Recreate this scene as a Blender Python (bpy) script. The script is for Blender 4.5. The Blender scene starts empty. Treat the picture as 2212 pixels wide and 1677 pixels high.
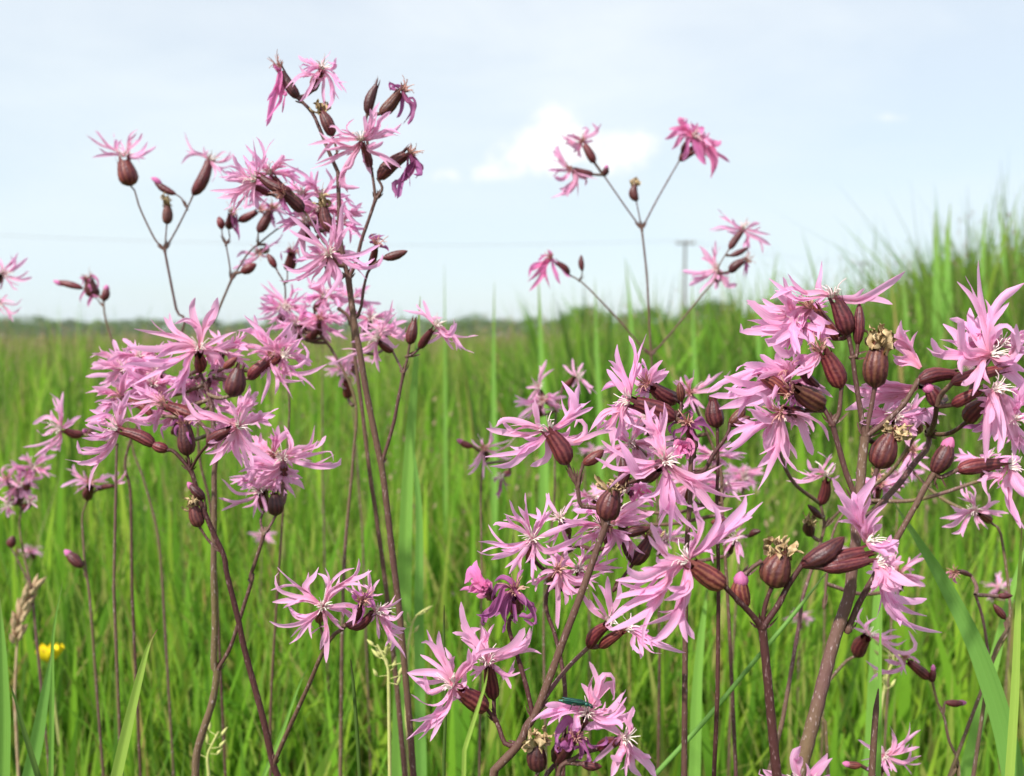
import bpy, math, random
import numpy as np
from mathutils import Vector

# ------------------------------------------------------------------ camera, world, sun, exposure
scene = bpy.context.scene
COL = scene.collection
CAM_H = 0.62
FPX = 1916.0                      # focal length in working pixels (frame 2212 x 1677)
CX, CY, HORIZON = 1106.0, 838.5, 722.0
PITCH = math.atan((CY - HORIZON) / FPX)
cam_data = bpy.data.cameras.new('camera')
cam_data.sensor_width = 36.0
cam_data.lens = 36.0 * FPX / 2212.0
cam_data.clip_start = 0.01
cam_data.clip_end = 2000.0
cam_data.dof.use_dof = True
cam_data.dof.focus_distance = 0.285
cam_data.dof.aperture_fstop = 13.5
cam = bpy.data.objects.new('camera', cam_data)
COL.objects.link(cam)
cam.location = (0, 0, CAM_H)
cam.rotation_euler = (math.pi / 2 - PITCH, 0, 0)
scene.camera = cam

SUN_EL, SUN_AZ = math.radians(48), math.radians(-140)   # azimuth measured from +Y towards +X
sun_dir = Vector((math.sin(SUN_AZ) * math.cos(SUN_EL), math.cos(SUN_AZ) * math.cos(SUN_EL), math.sin(SUN_EL)))
sun_data = bpy.data.lights.new('sun', 'SUN')
sun_data.energy = 3.6
sun_data.angle = math.radians(2.2)
sun_data.color = (1.0, 0.96, 0.90)
sun = bpy.data.objects.new('sun', sun_data)
COL.objects.link(sun)
sun.rotation_euler = (-sun_dir).to_track_quat('-Z', 'Y').to_euler()
sun.location = (0, 0, 30)

world = bpy.data.worlds.new('World')
scene.world = world
world.use_nodes = True
def ramp_stops(N, stops):
    r = N.new('ShaderNodeValToRGB'); e = r.color_ramp.elements
    while len(e) < len(stops): e.new(0.5)
    for k, (p, c) in enumerate(stops):
        e[k].position = p; e[k].color = (*c, 1)
    return r
def build_world():
    nt = world.node_tree
    N, L = nt.nodes, nt.links
    N.clear()
    out = N.new('ShaderNodeOutputWorld')
    bg = N.new('ShaderNodeBackground')
    bg.inputs['Strength'].default_value = 0.10
    sky = N.new('ShaderNodeTexSky')
    sky.sky_type = 'NISHITA'
    sky.sun_disc = False
    sky.sun_elevation = SUN_EL
    sky.sun_rotation = SUN_AZ
    sky.air_density = 1.0
    sky.dust_density = 1.0
    sky.ozone_density = 1.0
    tc = N.new('ShaderNodeTexCoord')
    def math_node(op, a, b=None, clamp=False):
        m = N.new('ShaderNodeMath'); m.operation = op; m.use_clamp = clamp
        for i, v in enumerate((a, b)):
            if v is None: continue
            if isinstance(v, (int, float)): m.inputs[i].default_value = v
            else: L.new(v, m.inputs[i])
        return m.outputs[0]
    # thin streaked cirrus over the whole dome
    mp = N.new('ShaderNodeMapping'); mp.inputs['Scale'].default_value = (1.0, 1.0, 3.4)
    mp.inputs['Rotation'].default_value = (0.0, 0.28, 0.0)
    L.new(tc.outputs['Generated'], mp.inputs['Vector'])
    n1 = N.new('ShaderNodeTexNoise'); n1.inputs['Scale'].default_value = 2.1
    n1.inputs['Detail'].default_value = 7; n1.inputs['Roughness'].default_value = 0.55
    n1.inputs['Distortion'].default_value = 0.4
    L.new(mp.outputs[0], n1.inputs['Vector'])
    mr = N.new('ShaderNodeMapRange'); mr.inputs['From Min'].default_value = 0.36; mr.inputs['From Max'].default_value = 0.66
    mr.inputs['To Min'].default_value = 0.68; mr.inputs['To Max'].default_value = 0.97
    L.new(n1.outputs['Fac'], mr.inputs['Value'])
    veil = mr.outputs[0]
    mix1 = N.new('ShaderNodeMixRGB')
    L.new(veil, mix1.inputs['Fac']); L.new(sky.outputs[0], mix1.inputs['Color1'])
    sepz = N.new('ShaderNodeSeparateXYZ'); L.new(tc.outputs['Generated'], sepz.inputs[0])
    vr = ramp_stops(N, [(0.0, (.500, .590, .625)), (.16, (.535, .605, .640)), (.42, (.600, .632, .665)), (1.0, (.600, .632, .665))])
    L.new(sepz.outputs[2], vr.inputs[0])
    sc = N.new('ShaderNodeMixRGB'); sc.blend_type = 'MULTIPLY'; sc.inputs['Fac'].default_value = 1.0
    L.new(vr.outputs[0], sc.inputs['Color1']); sc.inputs['Color2'].default_value = (9.2, 9.2, 9.2, 1)
    L.new(sc.outputs[0], mix1.inputs['Color2'])
    # a small cumulus bank: billowed noise inside a few soft lobes in direction space
    n2 = N.new('ShaderNodeTexNoise'); n2.inputs['Scale'].default_value = 34
    n2.inputs['Detail'].default_value = 6; n2.inputs['Roughness'].default_value = 0.62
    L.new(tc.outputs['Generated'], n2.inputs['Vector'])
    total = None
    for (x, y, rx, ry, amp) in ((1130, 345, 95, 40, .85), (1195, 280, 58, 60, 1.0), (1215, 330, 80, 45, .7), (1330, 340, 85, 50, .85), (990, 385, 130, 22, .6), (1385, 325, 50, 26, .5), (1890, 300, 120, 18, .45)):
        az, el = math.atan((x - CX) / FPX), math.atan((HORIZON - y) / FPX)
        sep = N.new('ShaderNodeSeparateXYZ'); L.new(tc.outputs['Generated'], sep.inputs[0])
        at = math_node('ARCTAN2', sep.outputs[0], sep.outputs[1])
        es = math_node('ARCSINE', sep.outputs[2])
        dx = math_node('DIVIDE', math_node('SUBTRACT', at, az), rx / FPX)
        dy = math_node('DIVIDE', math_node('SUBTRACT', es, el), ry / FPX)
        r2 = math_node('ADD', math_node('MULTIPLY', dx, dx), math_node('MULTIPLY', dy, dy))
        g = math_node('MULTIPLY', math_node('EXPONENT', math_node('MULTIPLY', r2, -1.0)), amp * 1.15)
        total = g if total is None else math_node('ADD', total, g)
    cm = math_node('MULTIPLY', math_node('ADD', math_node('SUBTRACT', n2.outputs['Fac'], 0.5), 0.36), math_node('MULTIPLY', total, 2.6))
    mr2 = N.new('ShaderNodeMapRange'); mr2.interpolation_type = 'SMOOTHSTEP'
    mr2.inputs['From Min'].default_value = 0.34; mr2.inputs['From Max'].default_value = 1.15
    L.new(cm, mr2.inputs['Value'])
    mix2 = N.new('ShaderNodeMixRGB')
    L.new(mr2.outputs[0], mix2.inputs['Fac']); L.new(mix1.outputs[0], mix2.inputs['Color1'])
    mix2.inputs['Color2'].default_value = (6.3, 6.4, 6.45, 1)
    L.new(mix2.outputs[0], bg.inputs['Color'])
    L.new(bg.outputs[0], out.inputs['Surface'])
build_world()

vs = scene.view_settings
vs.view_transform = 'Standard'; vs.look = 'None'; vs.exposure = 0.80; vs.gamma = 1.0; vs.use_curve_mapping = False
scene.render.engine = 'CYCLES'
scene.cycles.use_denoising = True
scene.cycles.max_bounces = 8
scene.cycles.transparent_max_bounces = 8
scene.cycles.transmission_bounces = 6
scene.cycles.volume_bounces = 0

# ------------------------------------------------------------------ helpers
rng = np.random.default_rng(7)
rnd = random.Random(11)
CAM = np.array((0.0, 0.0, CAM_H))
FWD = np.array((0.0, math.cos(PITCH), -math.sin(PITCH)))
UPV = np.array((0.0, math.sin(PITCH), math.cos(PITCH)))
RGT = np.array((1.0, 0.0, 0.0))

def at(x, y, d):
    """world point at depth d metres on the line of sight of working pixel (x, y)"""
    return CAM + d * (FWD + RGT * ((x - CX) / FPX) + UPV * ((CY - y) / FPX))

REG = {'A': (200, 100, 2.765), 'B': (800, 100, 2.765), 'C': (600, 500, 2.765), 'X': (0, 700, 2.765), 'E': (200, 1000, 2.765),
       'F': (600, 1000, 2.765), 'G': (800, 1700, 2.765), 'H': (1700, 350, 2.212), 'J': (1500, 1100, 2.765), 'K': (2000, 1100, 2.765),
       'L': (2641, 800, 2.765), 'M': (2641, 1200, 2.765), 'N': (2000, 1600, 2.765), 'O': (2500, 1600, 2.765), 'P': (1300, 1900, 2.765),
       'Q': (1600, 2200, 3.16), 'R': (2500, 2000, 2.351), 'S': (0, 1300, 2.458), 'T': (0, 1930, 2.458), 'U': (600, 1930, 2.458),
       'V': (1200, 900, 2.212), 'W': (2200, 650, 1.782), 'D': (0, 0, 1 / 1.5556)}
def px(reg, p):
    x0, y0, s = REG[reg]
    return ((x0 + p[0] / s) / 1.5556, (y0 + p[1] / s) / 1.5556)
def pts(reg, text):
    return [px(reg, tuple(float(v) for v in w.split(','))) for w in text.split()]
def scl(reg):
    return 1.0 / (REG[reg][2] * 1.5556)

ORIGIN = {}
def link(o, parent=None, origin=(0, 0, 0)):
    COL.objects.link(o)
    origin = np.array(origin, float)
    if parent is not None:
        o.parent = parent
        o.location = origin - ORIGIN[parent.name]
    else:
        o.location = origin
    ORIGIN[o.name] = origin
    return o
def empty(name, loc, label, cat, group=None):
    o = bpy.data.objects.new(name, None)
    o.empty_display_size = 0.02
    link(o, None, loc)
    tag(o, label, cat, group)
    return o
def tag(o, label=None, cat=None, group=None, kind=None):
    if label: o['label'] = label
    if cat: o['category'] = cat
    if group: o['group'] = group
    if kind: o['kind'] = kind
    return o

class MB:
    """collects grids of vertices with uv and builds one mesh object"""
    def __init__(self):
        self.v, self.f, self.uv, self.n, self.mi = [], [], [], 0, []
    def grid(self, P, closed=False, mat=0, uv=None):
        """P: (rows, cols, 3)"""
        P = np.asarray(P, float); r, c = P.shape[:2]
        if uv is None:
            vv, uu = np.meshgrid(np.linspace(0, 1, r), np.linspace(0, 1, c + 1 if closed else c), indexing='ij')
            uv = np.stack([uu[:, :c], vv[:, :c]], -1)
        self.v.append(P.reshape(-1, 3)); self.uv.append(uv.reshape(-1, 2))
        i = np.arange(r * c).reshape(r, c) + self.n
        if closed:
            i2 = np.concatenate([i, i[:, :1]], 1)
        else:
            i2 = i
        q = np.stack([i2[:-1, :-1], i2[:-1, 1:], i2[1:, 1:], i2[1:, :-1]], -1).reshape(-1, 4)
        self.f.append(q); self.mi.append(np.full(len(q), mat)); self.n += r * c
        return self
    def build(self, name, mats, parent=None, origin=(0, 0, 0), smooth=True):
        V = np.concatenate(self.v) - np.array(origin, float)
        F = np.concatenate(self.f); UV = np.concatenate(self.uv); MI = np.concatenate(self.mi)
        me = bpy.data.meshes.new(name)
        me.vertices.add(len(V)); me.vertices.foreach_set('co', V.astype(np.float32).ravel())
        me.loops.add(len(F) * 4); me.loops.foreach_set('vertex_index', F.astype(np.int32).ravel())
        me.polygons.add(len(F)); me.polygons.foreach_set('loop_start', (np.arange(len(F)) * 4).astype(np.int32))
        me.polygons.foreach_set('use_smooth', np.full(len(F), smooth))
        me.polygons.foreach_set('material_index', MI.astype(np.int32))
        u = me.uv_layers.new(name='uv')
        u.data.foreach_set('uv', UV[F.ravel()].astype(np.float32).ravel())
        me.update(calc_edges=True)
        for m in (mats if isinstance(mats, (list, tuple)) else [mats]):
            me.materials.append(m)
        return link(bpy.data.objects.new(name, me), parent, origin)

def smooth_path(P, n):
    P = np.asarray(P, float)
    if len(P) == 2:
        t = np.linspace(0, 1, n)[:, None]
        return P[0] * (1 - t) + P[1] * t
    Q = np.vstack([2 * P[0] - P[1], P, 2 * P[-1] - P[-2]])
    seg = np.linalg.norm(np.diff(P, axis=0), axis=1); s = np.concatenate([[0], np.cumsum(seg)]); s /= s[-1] + 1e-12
    out = []
    for t in np.linspace(0, 1, n):
        k = min(max(int(np.searchsorted(s, t, 'right')) - 1, 0), len(P) - 2)
        u = (t - s[k]) / (s[k + 1] - s[k] + 1e-12)
        p0, p1, p2, p3 = Q[k], Q[k + 1], Q[k + 2], Q[k + 3]
        out.append(.5 * ((2 * p1) + (-p0 + p2) * u + (2 * p0 - 5 * p1 + 4 * p2 - p3) * u * u + (-p0 + 3 * p1 - 3 * p2 + p3) * u ** 3))
    return np.array(out)
def unit(v):
    v = np.asarray(v, float)
    return v / (np.linalg.norm(v, axis=-1, keepdims=True) + 1e-12)
def tangents(P):
    return unit(np.gradient(P, axis=0))
def frame(T):
    a = np.tile(np.array((0.31, 0.87, 0.38)), (len(T), 1))
    S = unit(np.cross(T, a)); B = np.cross(T, S)
    return S, B
def tube(mb, P, R, sides=7, mat=0):
    P = np.asarray(P, float); R = np.broadcast_to(R, (len(P),))
    S, B = frame(tangents(P))
    a = np.arange(sides) / sides * 2 * math.pi
    G = P[:, None] + R[:, None, None] * (np.cos(a)[None, :, None] * S[:, None] + np.sin(a)[None, :, None] * B[:, None])
    return mb.grid(G, True, mat)

# ------------------------------------------------------------------ materials
def mat(name, fn):
    m = bpy.data.materials.new(name); m.use_nodes = True
    nt = m.node_tree; nt.nodes.clear()
    fn(nt, nt.nodes, nt.links)
    return m
def ramp(N, stops, interp='LINEAR'):
    r = N.new('ShaderNodeValToRGB'); e = r.color_ramp.elements; r.color_ramp.interpolation = interp
    while len(e) < len(stops): e.new(0.5)
    for k, (p, c) in enumerate(stops):
        e[k].position = p; e[k].color = (*c, 1)
    return r
def thin(N, L, color, rough=.5, trans=.35, spec=.3, bump=None, tcol=None):
    p = N.new('ShaderNodeBsdfPrincipled'); p.inputs['Roughness'].default_value = rough
    p.inputs['Specular IOR Level'].default_value = spec
    L.new(color, p.inputs['Base Color'])
    t = N.new('ShaderNodeBsdfTranslucent'); L.new(tcol or color, t.inputs['Color'])
    mx = N.new('ShaderNodeMixShader'); mx.inputs[0].default_value = trans
    L.new(p.outputs[0], mx.inputs[1]); L.new(t.outputs[0], mx.inputs[2])
    o = N.new('ShaderNodeOutputMaterial'); L.new(mx.outputs[0], o.inputs['Surface'])
    if bump is not None: L.new(bump, p.inputs['Normal'])
    return p
def noise(N, L, scale, detail=3, vec=None, rough=.5):
    n = N.new('ShaderNodeTexNoise'); n.inputs['Scale'].default_value = scale; n.inputs['Detail'].default_value = detail
    n.inputs['Roughness'].default_value = rough
    if vec is not None: L.new(vec, n.inputs['Vector'])
    return n
def uvmap(N, L, sx, sy):
    t = N.new('ShaderNodeTexCoord'); m = N.new('ShaderNodeMapping'); m.inputs['Scale'].default_value = (sx, sy, 1)
    L.new(t.outputs['UV'], m.inputs['Vector'])
    return t, m
def mixc(N, L, fac, a, b, mode='MIX'):
    x = N.new('ShaderNodeMixRGB'); x.blend_type = mode
    for s, v in zip(('Fac', 'Color1', 'Color2'), (fac, a, b)):
        if isinstance(v, (int, float)): x.inputs[s].default_value = v
        elif isinstance(v, tuple): x.inputs[s].default_value = (*v, 1)
        else: L.new(v, x.inputs[s])
    return x.outputs[0]
def objrand(N):
    return N.new('ShaderNodeObjectInfo').outputs['Random']

def petal_fn(c0, c1, c2, vein):
    def fn(nt, N, L):
        t, m = uvmap(N, L, 9, .9)
        sep = N.new('ShaderNodeSeparateXYZ'); L.new(t.outputs['UV'], sep.inputs[0])
        r = ramp(N, [(0, c0), (.30, c1), (1, c2)]); L.new(sep.outputs[1], r.inputs[0])
        n = noise(N, L, 1.0, 3, m.outputs[0])
        rv = ramp(N, [(.40, (1, 1, 1)), (.62, vein)]); L.new(n.outputs['Fac'], rv.inputs[0])
        c = mixc(N, L, .75, r.outputs[0], rv.outputs[0], 'MULTIPLY')
        g = N.new('ShaderNodeNewGeometry')
        n2 = noise(N, L, 160, 2, g.outputs['Position'])
        hs = N.new('ShaderNodeHueSaturation'); L.new(c, hs.inputs['Color'])
        mr = N.new('ShaderNodeMapRange'); mr.inputs['To Min'].default_value = .80; mr.inputs['To Max'].default_value = 1.16
        L.new(n2.outputs['Fac'], mr.inputs[0]); L.new(mr.outputs[0], hs.inputs['Value'])
        mr2 = N.new('ShaderNodeMapRange'); mr2.inputs['To Min'].default_value = .488; mr2.inputs['To Max'].default_value = .512
        L.new(objrand(N), mr2.inputs[0]); L.new(mr2.outputs[0], hs.inputs['Hue'])
        b = N.new('ShaderNodeBump'); b.inputs['Strength'].default_value = .35; b.inputs['Distance'].default_value = .0004
        L.new(n.outputs['Fac'], b.inputs['Height'])
        thin(N, L, hs.outputs[0], .55, .50, .25, b.outputs[0])
    return fn
M_PETAL = mat('petal_pink', petal_fn((.80, .36, .46), (.94, .53, .75), (.94, .56, .81), (.88, .66, .80)))
M_WITHER = mat('petal_withered', petal_fn((.36, .10, .20), (.46, .14, .33), (.55, .22, .48), (.72, .5, .66)))
M_CRUMPLE = mat('petal_fresh_pink', petal_fn((.78, .20, .44), (.84, .28, .56), (.84, .32, .62), (.92, .7, .82)))

def calyx_fn(dark, light, green):
    def fn(nt, N, L):
        t, m = uvmap(N, L, 1, 1)
        sep = N.new('ShaderNodeSeparateXYZ'); L.new(t.outputs['UV'], sep.inputs[0])
        mu = N.new('ShaderNodeMath'); mu.operation = 'MULTIPLY'; mu.inputs[1].default_value = 2 * math.pi * 10
        gw = N.new('ShaderNodeNewGeometry'); nw = noise(N, L, 420, 2, gw.outputs['Position'])
        wob = N.new('ShaderNodeMath'); wob.operation = 'MULTIPLY_ADD'; wob.inputs[1].default_value = .07; L.new(nw.outputs['Fac'], wob.inputs[0]); L.new(sep.outputs[0], wob.inputs[2])
        L.new(wob.outputs[0], mu.inputs[0])
        co = N.new('ShaderNodeMath'); co.operation = 'COSINE'; L.new(mu.outputs[0], co.inputs[0])
        mr = N.new('ShaderNodeMapRange'); mr.inputs['From Min'].default_value = -1; mr.inputs['From Max'].default_value = .8; L.new(co.outputs[0], mr.inputs[0])
        g = N.new('ShaderNodeNewGeometry')
        n = noise(N, L, 260, 4, g.outputs['Position']); n3 = noise(N, L, 70, 2, g.outputs['Position'])
        lo = mixc(N, L, n3.outputs['Fac'], light, green)
        c = mixc(N, L, mr.outputs[0], lo, dark)
        vr = ramp(N, [(0, (.70, .62, .66)), (.35, (1.0, .9, .95)), (.7, (1.25, 1.05, 1.0)), (1, (1.35, 1.75, 1.05))]); L.new(objrand(N), vr.inputs[0])
        c = mixc(N, L, 1.0, c, vr.outputs[0], 'MULTIPLY')
        rr = ramp(N, [(.3, (.6, .6, .6)), (.75, (1.5, 1.35, 1.4))]); L.new(n.outputs['Fac'], rr.inputs[0])
        c = mixc(N, L, .8, c, rr.outputs[0], 'MULTIPLY')
        b = N.new('ShaderNodeBump'); b.inputs['Strength'].default_value = .5; b.inputs['Distance'].default_value = .0005
        n4 = noise(N, L, 900, 3, g.outputs['Position']); L.new(n4.outputs['Fac'], b.inputs['Height'])
        p = N.new('ShaderNodeBsdfPrincipled'); p.inputs['Roughness'].default_value = .48; p.inputs['Specular IOR Level'].default_value = .45
        L.new(c, p.inputs['Base Color']); L.new(b.outputs[0], p.inputs['Normal'])
        o = N.new('ShaderNodeOutputMaterial'); L.new(p.outputs[0], o.inputs[0])
    return fn
M_CALYX = mat('calyx_maroon', calyx_fn((.070, .008, .017), (.185, .036, .048), (.14, .048, .032)))
M_CAPS = mat('capsule_dark_maroon', calyx_fn((.048, .008, .014), (.125, .030, .038), (.10, .04, .025)))
def plain(name, c1, c2, scale, rough=.6, spec=.3, stretch=None, bump=0):
    def fn(nt, N, L):
        t = N.new('ShaderNodeTexCoord'); m = N.new('ShaderNodeMapping'); L.new(t.outputs['Object'], m.inputs['Vector'])
        if stretch: m.inputs['Scale'].default_value = stretch
        n = noise(N, L, scale, 4, m.outputs[0])
        rr = ramp(N, [(.32, c1), (.68, c2)]); L.new(n.outputs['Fac'], rr.inputs[0])
        p = N.new('ShaderNodeBsdfPrincipled'); p.inputs['Roughness'].default_value = rough; p.inputs['Specular IOR Level'].default_value = spec
        L.new(rr.outputs[0], p.inputs['Base Color'])
        if bump:
            b = N.new('ShaderNodeBump'); b.inputs['Strength'].default_value = bump; b.inputs['Distance'].default_value = .001
            L.new(n.outputs['Fac'], b.inputs['Height']); L.new(b.outputs[0], p.inputs['Normal'])
        o = N.new('ShaderNodeOutputMaterial'); L.new(p.outputs[0], o.inputs[0])
    return mat(name, fn)
def stem_fn(c1, c2, hair):
    def fn(nt, N, L):
        t = N.new('ShaderNodeTexCoord'); m = N.new('ShaderNodeMapping'); L.new(t.outputs['Object'], m.inputs['Vector'])
        m.inputs['Scale'].default_value = (1, 1, .18)
        n = noise(N, L, 60, 3, m.outputs[0])
        rr = ramp(N, [(.35, c1), (.70, c2)]); L.new(n.outputs['Fac'], rr.inputs[0])
        m2 = N.new('ShaderNodeMapping'); L.new(t.outputs['Object'], m2.inputs['Vector']); m2.inputs['Scale'].default_value = (1, 1, .35)
        n2 = noise(N, L, 1500, 2, m2.outputs[0])
        r2 = ramp(N, [(.60, (0, 0, 0)), (.72, (1, 1, 1))]); L.new(n2.outputs['Fac'], r2.inputs[0])
        f = N.new('ShaderNodeMath'); f.operation = 'MULTIPLY'; f.inputs[1].default_value = .55; L.new(r2.outputs[0], f.inputs[0])
        c = mixc(N, L, f.outputs[0], rr.outputs[0], hair)
        p = N.new('ShaderNodeBsdfPrincipled'); p.inputs['Roughness'].default_value = .6; p.inputs['Specular IOR Level'].default_value = .3
        L.new(c, p.inputs['Base Color'])
        b = N.new('ShaderNodeBump'); b.inputs['Strength'].default_value = .4; b.inputs['Distance'].default_value = .0006
        L.new(n2.outputs['Fac'], b.inputs['Height']); L.new(b.outputs[0], p.inputs['Normal'])
        o = N.new('ShaderNodeOutputMaterial'); L.new(p.outputs[0], o.inputs[0])
    return fn
M_STEM = mat('stem_purple_brown', stem_fn((.085, .035, .034), (.13, .075, .045), (.42, .30, .30)))
M_STEM_PALE = mat('stem_mauve_green', stem_fn((.145, .065, .072), (.15, .115, .045), (.5, .40, .40)))
M_STEM_DARK = mat('stem_dark_maroon', stem_fn((.055, .016, .016), (.080, .030, .026), (.34, .22, .22)))
M_STAMEN = plain('stamen_cream', (.72, .50, .55), (.85, .78, .68), 300, .6)
M_STAMEN_BROWN = plain('stamen_reddish', (.40, .16, .14), (.62, .36, .30), 300, .6)
M_DRY = plain('dry_corolla_tan', (.30, .19, .09), (.60, .46, .27), 500, .8, .1, None, .5)
def blade_fn(c1, c2, tip):
    def fn(nt, N, L):
        t, m = uvmap(N, L, 14, .35)
        sep = N.new('ShaderNodeSeparateXYZ'); L.new(t.outputs['UV'], sep.inputs[0])
        n = noise(N, L, 1, 3, m.outputs[0])
        c = mixc(N, L, n.outputs['Fac'], c1, c2)
        rr = ramp(N, [(.86, (0, 0, 0)), (.98, (1, 1, 1))]); L.new(sep.outputs[1], rr.inputs[0])
        c = mixc(N, L, rr.outputs[0], c, tip)
        b = N.new('ShaderNodeBump'); b.inputs['Strength'].default_value = .3; b.inputs['Distance'].default_value = .0006
        L.new(n.outputs['Fac'], b.inputs['Height'])
        thin(N, L, c, .5, .35, .3, b.outputs[0])
    return fn
M_BLADE = mat('blade_green', blade_fn((.17, .37, .05), (.25, .46, .09), (.24, .32, .08)))
M_BLADE_GLAUC = mat('blade_glaucous', blade_fn((.14, .32, .055), (.21, .41, .085), (.24, .36, .10)))
M_BLADE_BRIGHT = mat('blade_yellow_green', blade_fn((.27, .43, .06), (.36, .50, .10), (.24, .13, .07)))
M_RUSH = mat('rush_dark_green', blade_fn((.07, .13, .025), (.11, .19, .035), (.05, .03, .015)))
def grass_fn(dry):
    def fn(nt, N, L):
        a = N.new('ShaderNodeAttribute'); a.attribute_name = 'tint'
        sep = N.new('ShaderNodeSeparateColor'); L.new(a.outputs['Color'], sep.inputs[0])
        if dry:
            r = ramp(N, [(0, (.34, .26, .15)), (.5, (.40, .30, .18)), (1, (.40, .22, .20))])
        else:
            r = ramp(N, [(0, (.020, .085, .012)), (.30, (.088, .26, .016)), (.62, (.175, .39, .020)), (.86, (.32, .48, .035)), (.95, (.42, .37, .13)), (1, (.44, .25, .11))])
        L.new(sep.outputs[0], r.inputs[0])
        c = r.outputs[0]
        if not dry:   # each blade paler and yellower to its tip
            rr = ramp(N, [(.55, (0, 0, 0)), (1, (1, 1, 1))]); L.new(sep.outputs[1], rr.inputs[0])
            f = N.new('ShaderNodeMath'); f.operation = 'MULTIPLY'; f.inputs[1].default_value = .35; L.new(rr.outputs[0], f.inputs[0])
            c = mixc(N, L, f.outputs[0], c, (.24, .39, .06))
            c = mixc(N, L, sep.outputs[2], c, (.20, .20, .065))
        g = N.new('ShaderNodeNewGeometry')
        n = noise(N, L, 3.0, 2, g.outputs['Position'])
        mr = N.new('ShaderNodeMapRange'); mr.inputs['To Min'].default_value = .72; mr.inputs['To Max'].default_value = 1.25; L.new(n.outputs['Fac'], mr.inputs[0])
        hs = N.new('ShaderNodeHueSaturation'); L.new(c, hs.inputs['Color']); L.new(mr.outputs[0], hs.inputs['Value'])
        thin(N, L, hs.outputs[0], .55, .40, .10)
    return fn
M_GRASS = mat('meadow_grass', grass_fn(False))
M_SEED = mat('grass_flowering_heads', grass_fn(True))
M_GROUND = plain('meadow_soil_and_moss', (.035, .055, .015), (.07, .10, .025), 8, .9, .1)
M_BARK = plain('bark', (.06, .045, .03), (.12, .09, .06), 8, .9, .1)
M_LEAF = mat('hedge_leaf', grass_fn(False))
M_POLE = plain('weathered_pole_wood', (.10, .085, .07), (.18, .15, .12), 5, .8, .2, (3, 3, .3))
M_PORC = plain('insulator', (.20, .12, .08), (.28, .18, .12), 20, .3, .5)
M_WIRE = plain('wire_aluminium', (.22, .22, .22), (.3, .3, .3), 10, .5, .5)
M_YELLOW = plain('buttercup_yellow', (.80, .58, .01), (.85, .68, .02), 200, .3, .5)
M_SPIKE = plain('grass_spike_tan', (.36, .22, .14), (.52, .40, .24), 400, .8, .1, (1, 1, .4), .6)
M_SPIKELET = plain('spikelet_pale_green', (.42, .45, .14), (.55, .52, .22), 400, .7, .2)
M_GREENOVARY = plain('ovary_green', (.20, .34, .03), (.28, .42, .05), 300, .4, .4)

# ------------------------------------------------------------------ setting: ground, hedges, poles
def field_rise(x, y):
    """the meadow climbs gently to the right, where the tall grass grows"""
    r = np.clip((x / np.maximum(y, .2) - .10) / .40, 0, 1)
    return 0.10 * r * r * np.clip((y - 1.0) / 1.5, 0, 1)
def build_ground():
    ys = np.concatenate([[-60, -10, -3], np.linspace(-1.5, 8, 48), [10, 14, 20, 30, 50, 80, 130, 220, 400, 700, 1200]])
    k = np.concatenate([np.linspace(-1.6, -1, 4), np.linspace(-.9, .9, 37), np.linspace(1, 1.6, 4)])
    P = np.zeros((len(ys), len(k), 3))
    for i, y in enumerate(ys):
        xs = k * max(abs(y), 4.0) * 1.0
        P[i, :, 0] = xs; P[i, :, 1] = y
        P[i, :, 2] = field_rise(xs, np.full_like(xs, y)) + .012 * np.sin(xs * 3.1 + y) * np.cos(y * 2.3)
    mb = MB(); mb.grid(P[:, ::-1])
    tag(mb.build('ground', M_GROUND), kind='structure')
build_ground()

def tint_mesh(name, V, F, T, material, olive=0.0):
    me = bpy.data.meshes.new(name)
    me.vertices.add(len(V)); me.vertices.foreach_set('co', V.astype(np.float32).ravel())
    n = F.shape[1]
    me.loops.add(F.size); me.loops.foreach_set('vertex_index', F.astype(np.int32).ravel())
    me.polygons.add(len(F)); me.polygons.foreach_set('loop_start', (np.arange(len(F)) * n).astype(np.int32))
    me.polygons.foreach_set('use_smooth', np.ones(len(F), bool))
    a = me.attributes.new('tint', 'FLOAT_COLOR', 'POINT')
    c = np.ones((len(V), 4), np.float32); c[:, 2] = olive if np.isscalar(olive) else np.asarray(olive); c[:, :T.shape[1]] = T
    a.data.foreach_set('color', c.ravel())
    me.update(calc_edges=True); me.materials.append(material)
    return me

def blades(base, height, width, lean_dir, lean, face, tint, seg=5):
    """many curved tapering blades -> V, F, T.  arrays of length n"""
    n = len(base)
    t = np.linspace(0, 1, seg + 1)
    up = np.array((0, 0, 1.0))
    ld = np.stack([np.cos(lean_dir), np.sin(lean_dir), np.zeros(n)], -1)
    sd = np.stack([np.cos(face), np.sin(face), np.zeros(n)], -1)
    P = base[:, None] + height[:, None, None] * (t[None, :, None] * up * (1 - .35 * (lean[:, None, None] * t[None, :, None]) ** 2) + (t ** 2.2)[None, :, None] * lean[:, None, None] * ld[:, None])
    w = width[:, None] * np.where(t < .35, .75 + .25 * t / .35, np.sqrt(np.clip(1 - ((t - .35) / .65) ** 1.6, 0, 1)))[None]
    w = np.maximum(w, .0002)
    A = P - sd[:, None] * w[:, :, None] * .5; B = P + sd[:, None] * w[:, :, None] * .5
    V = np.stack([A, B], 2).reshape(-1, 3)
    i = (np.arange(n) * (seg + 1) * 2)[:, None] + (np.arange(seg) * 2)[None]
    F = np.stack([i, i + 1, i + 3, i + 2], -1).reshape(-1, 4)
    T = np.stack([np.repeat(tint[:, None], seg + 1, 1), np.repeat(t[None], n, 0)], -1)
    T = np.repeat(T[:, :, None], 2, 2).reshape(-1, 2)
    return V, F, T

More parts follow.
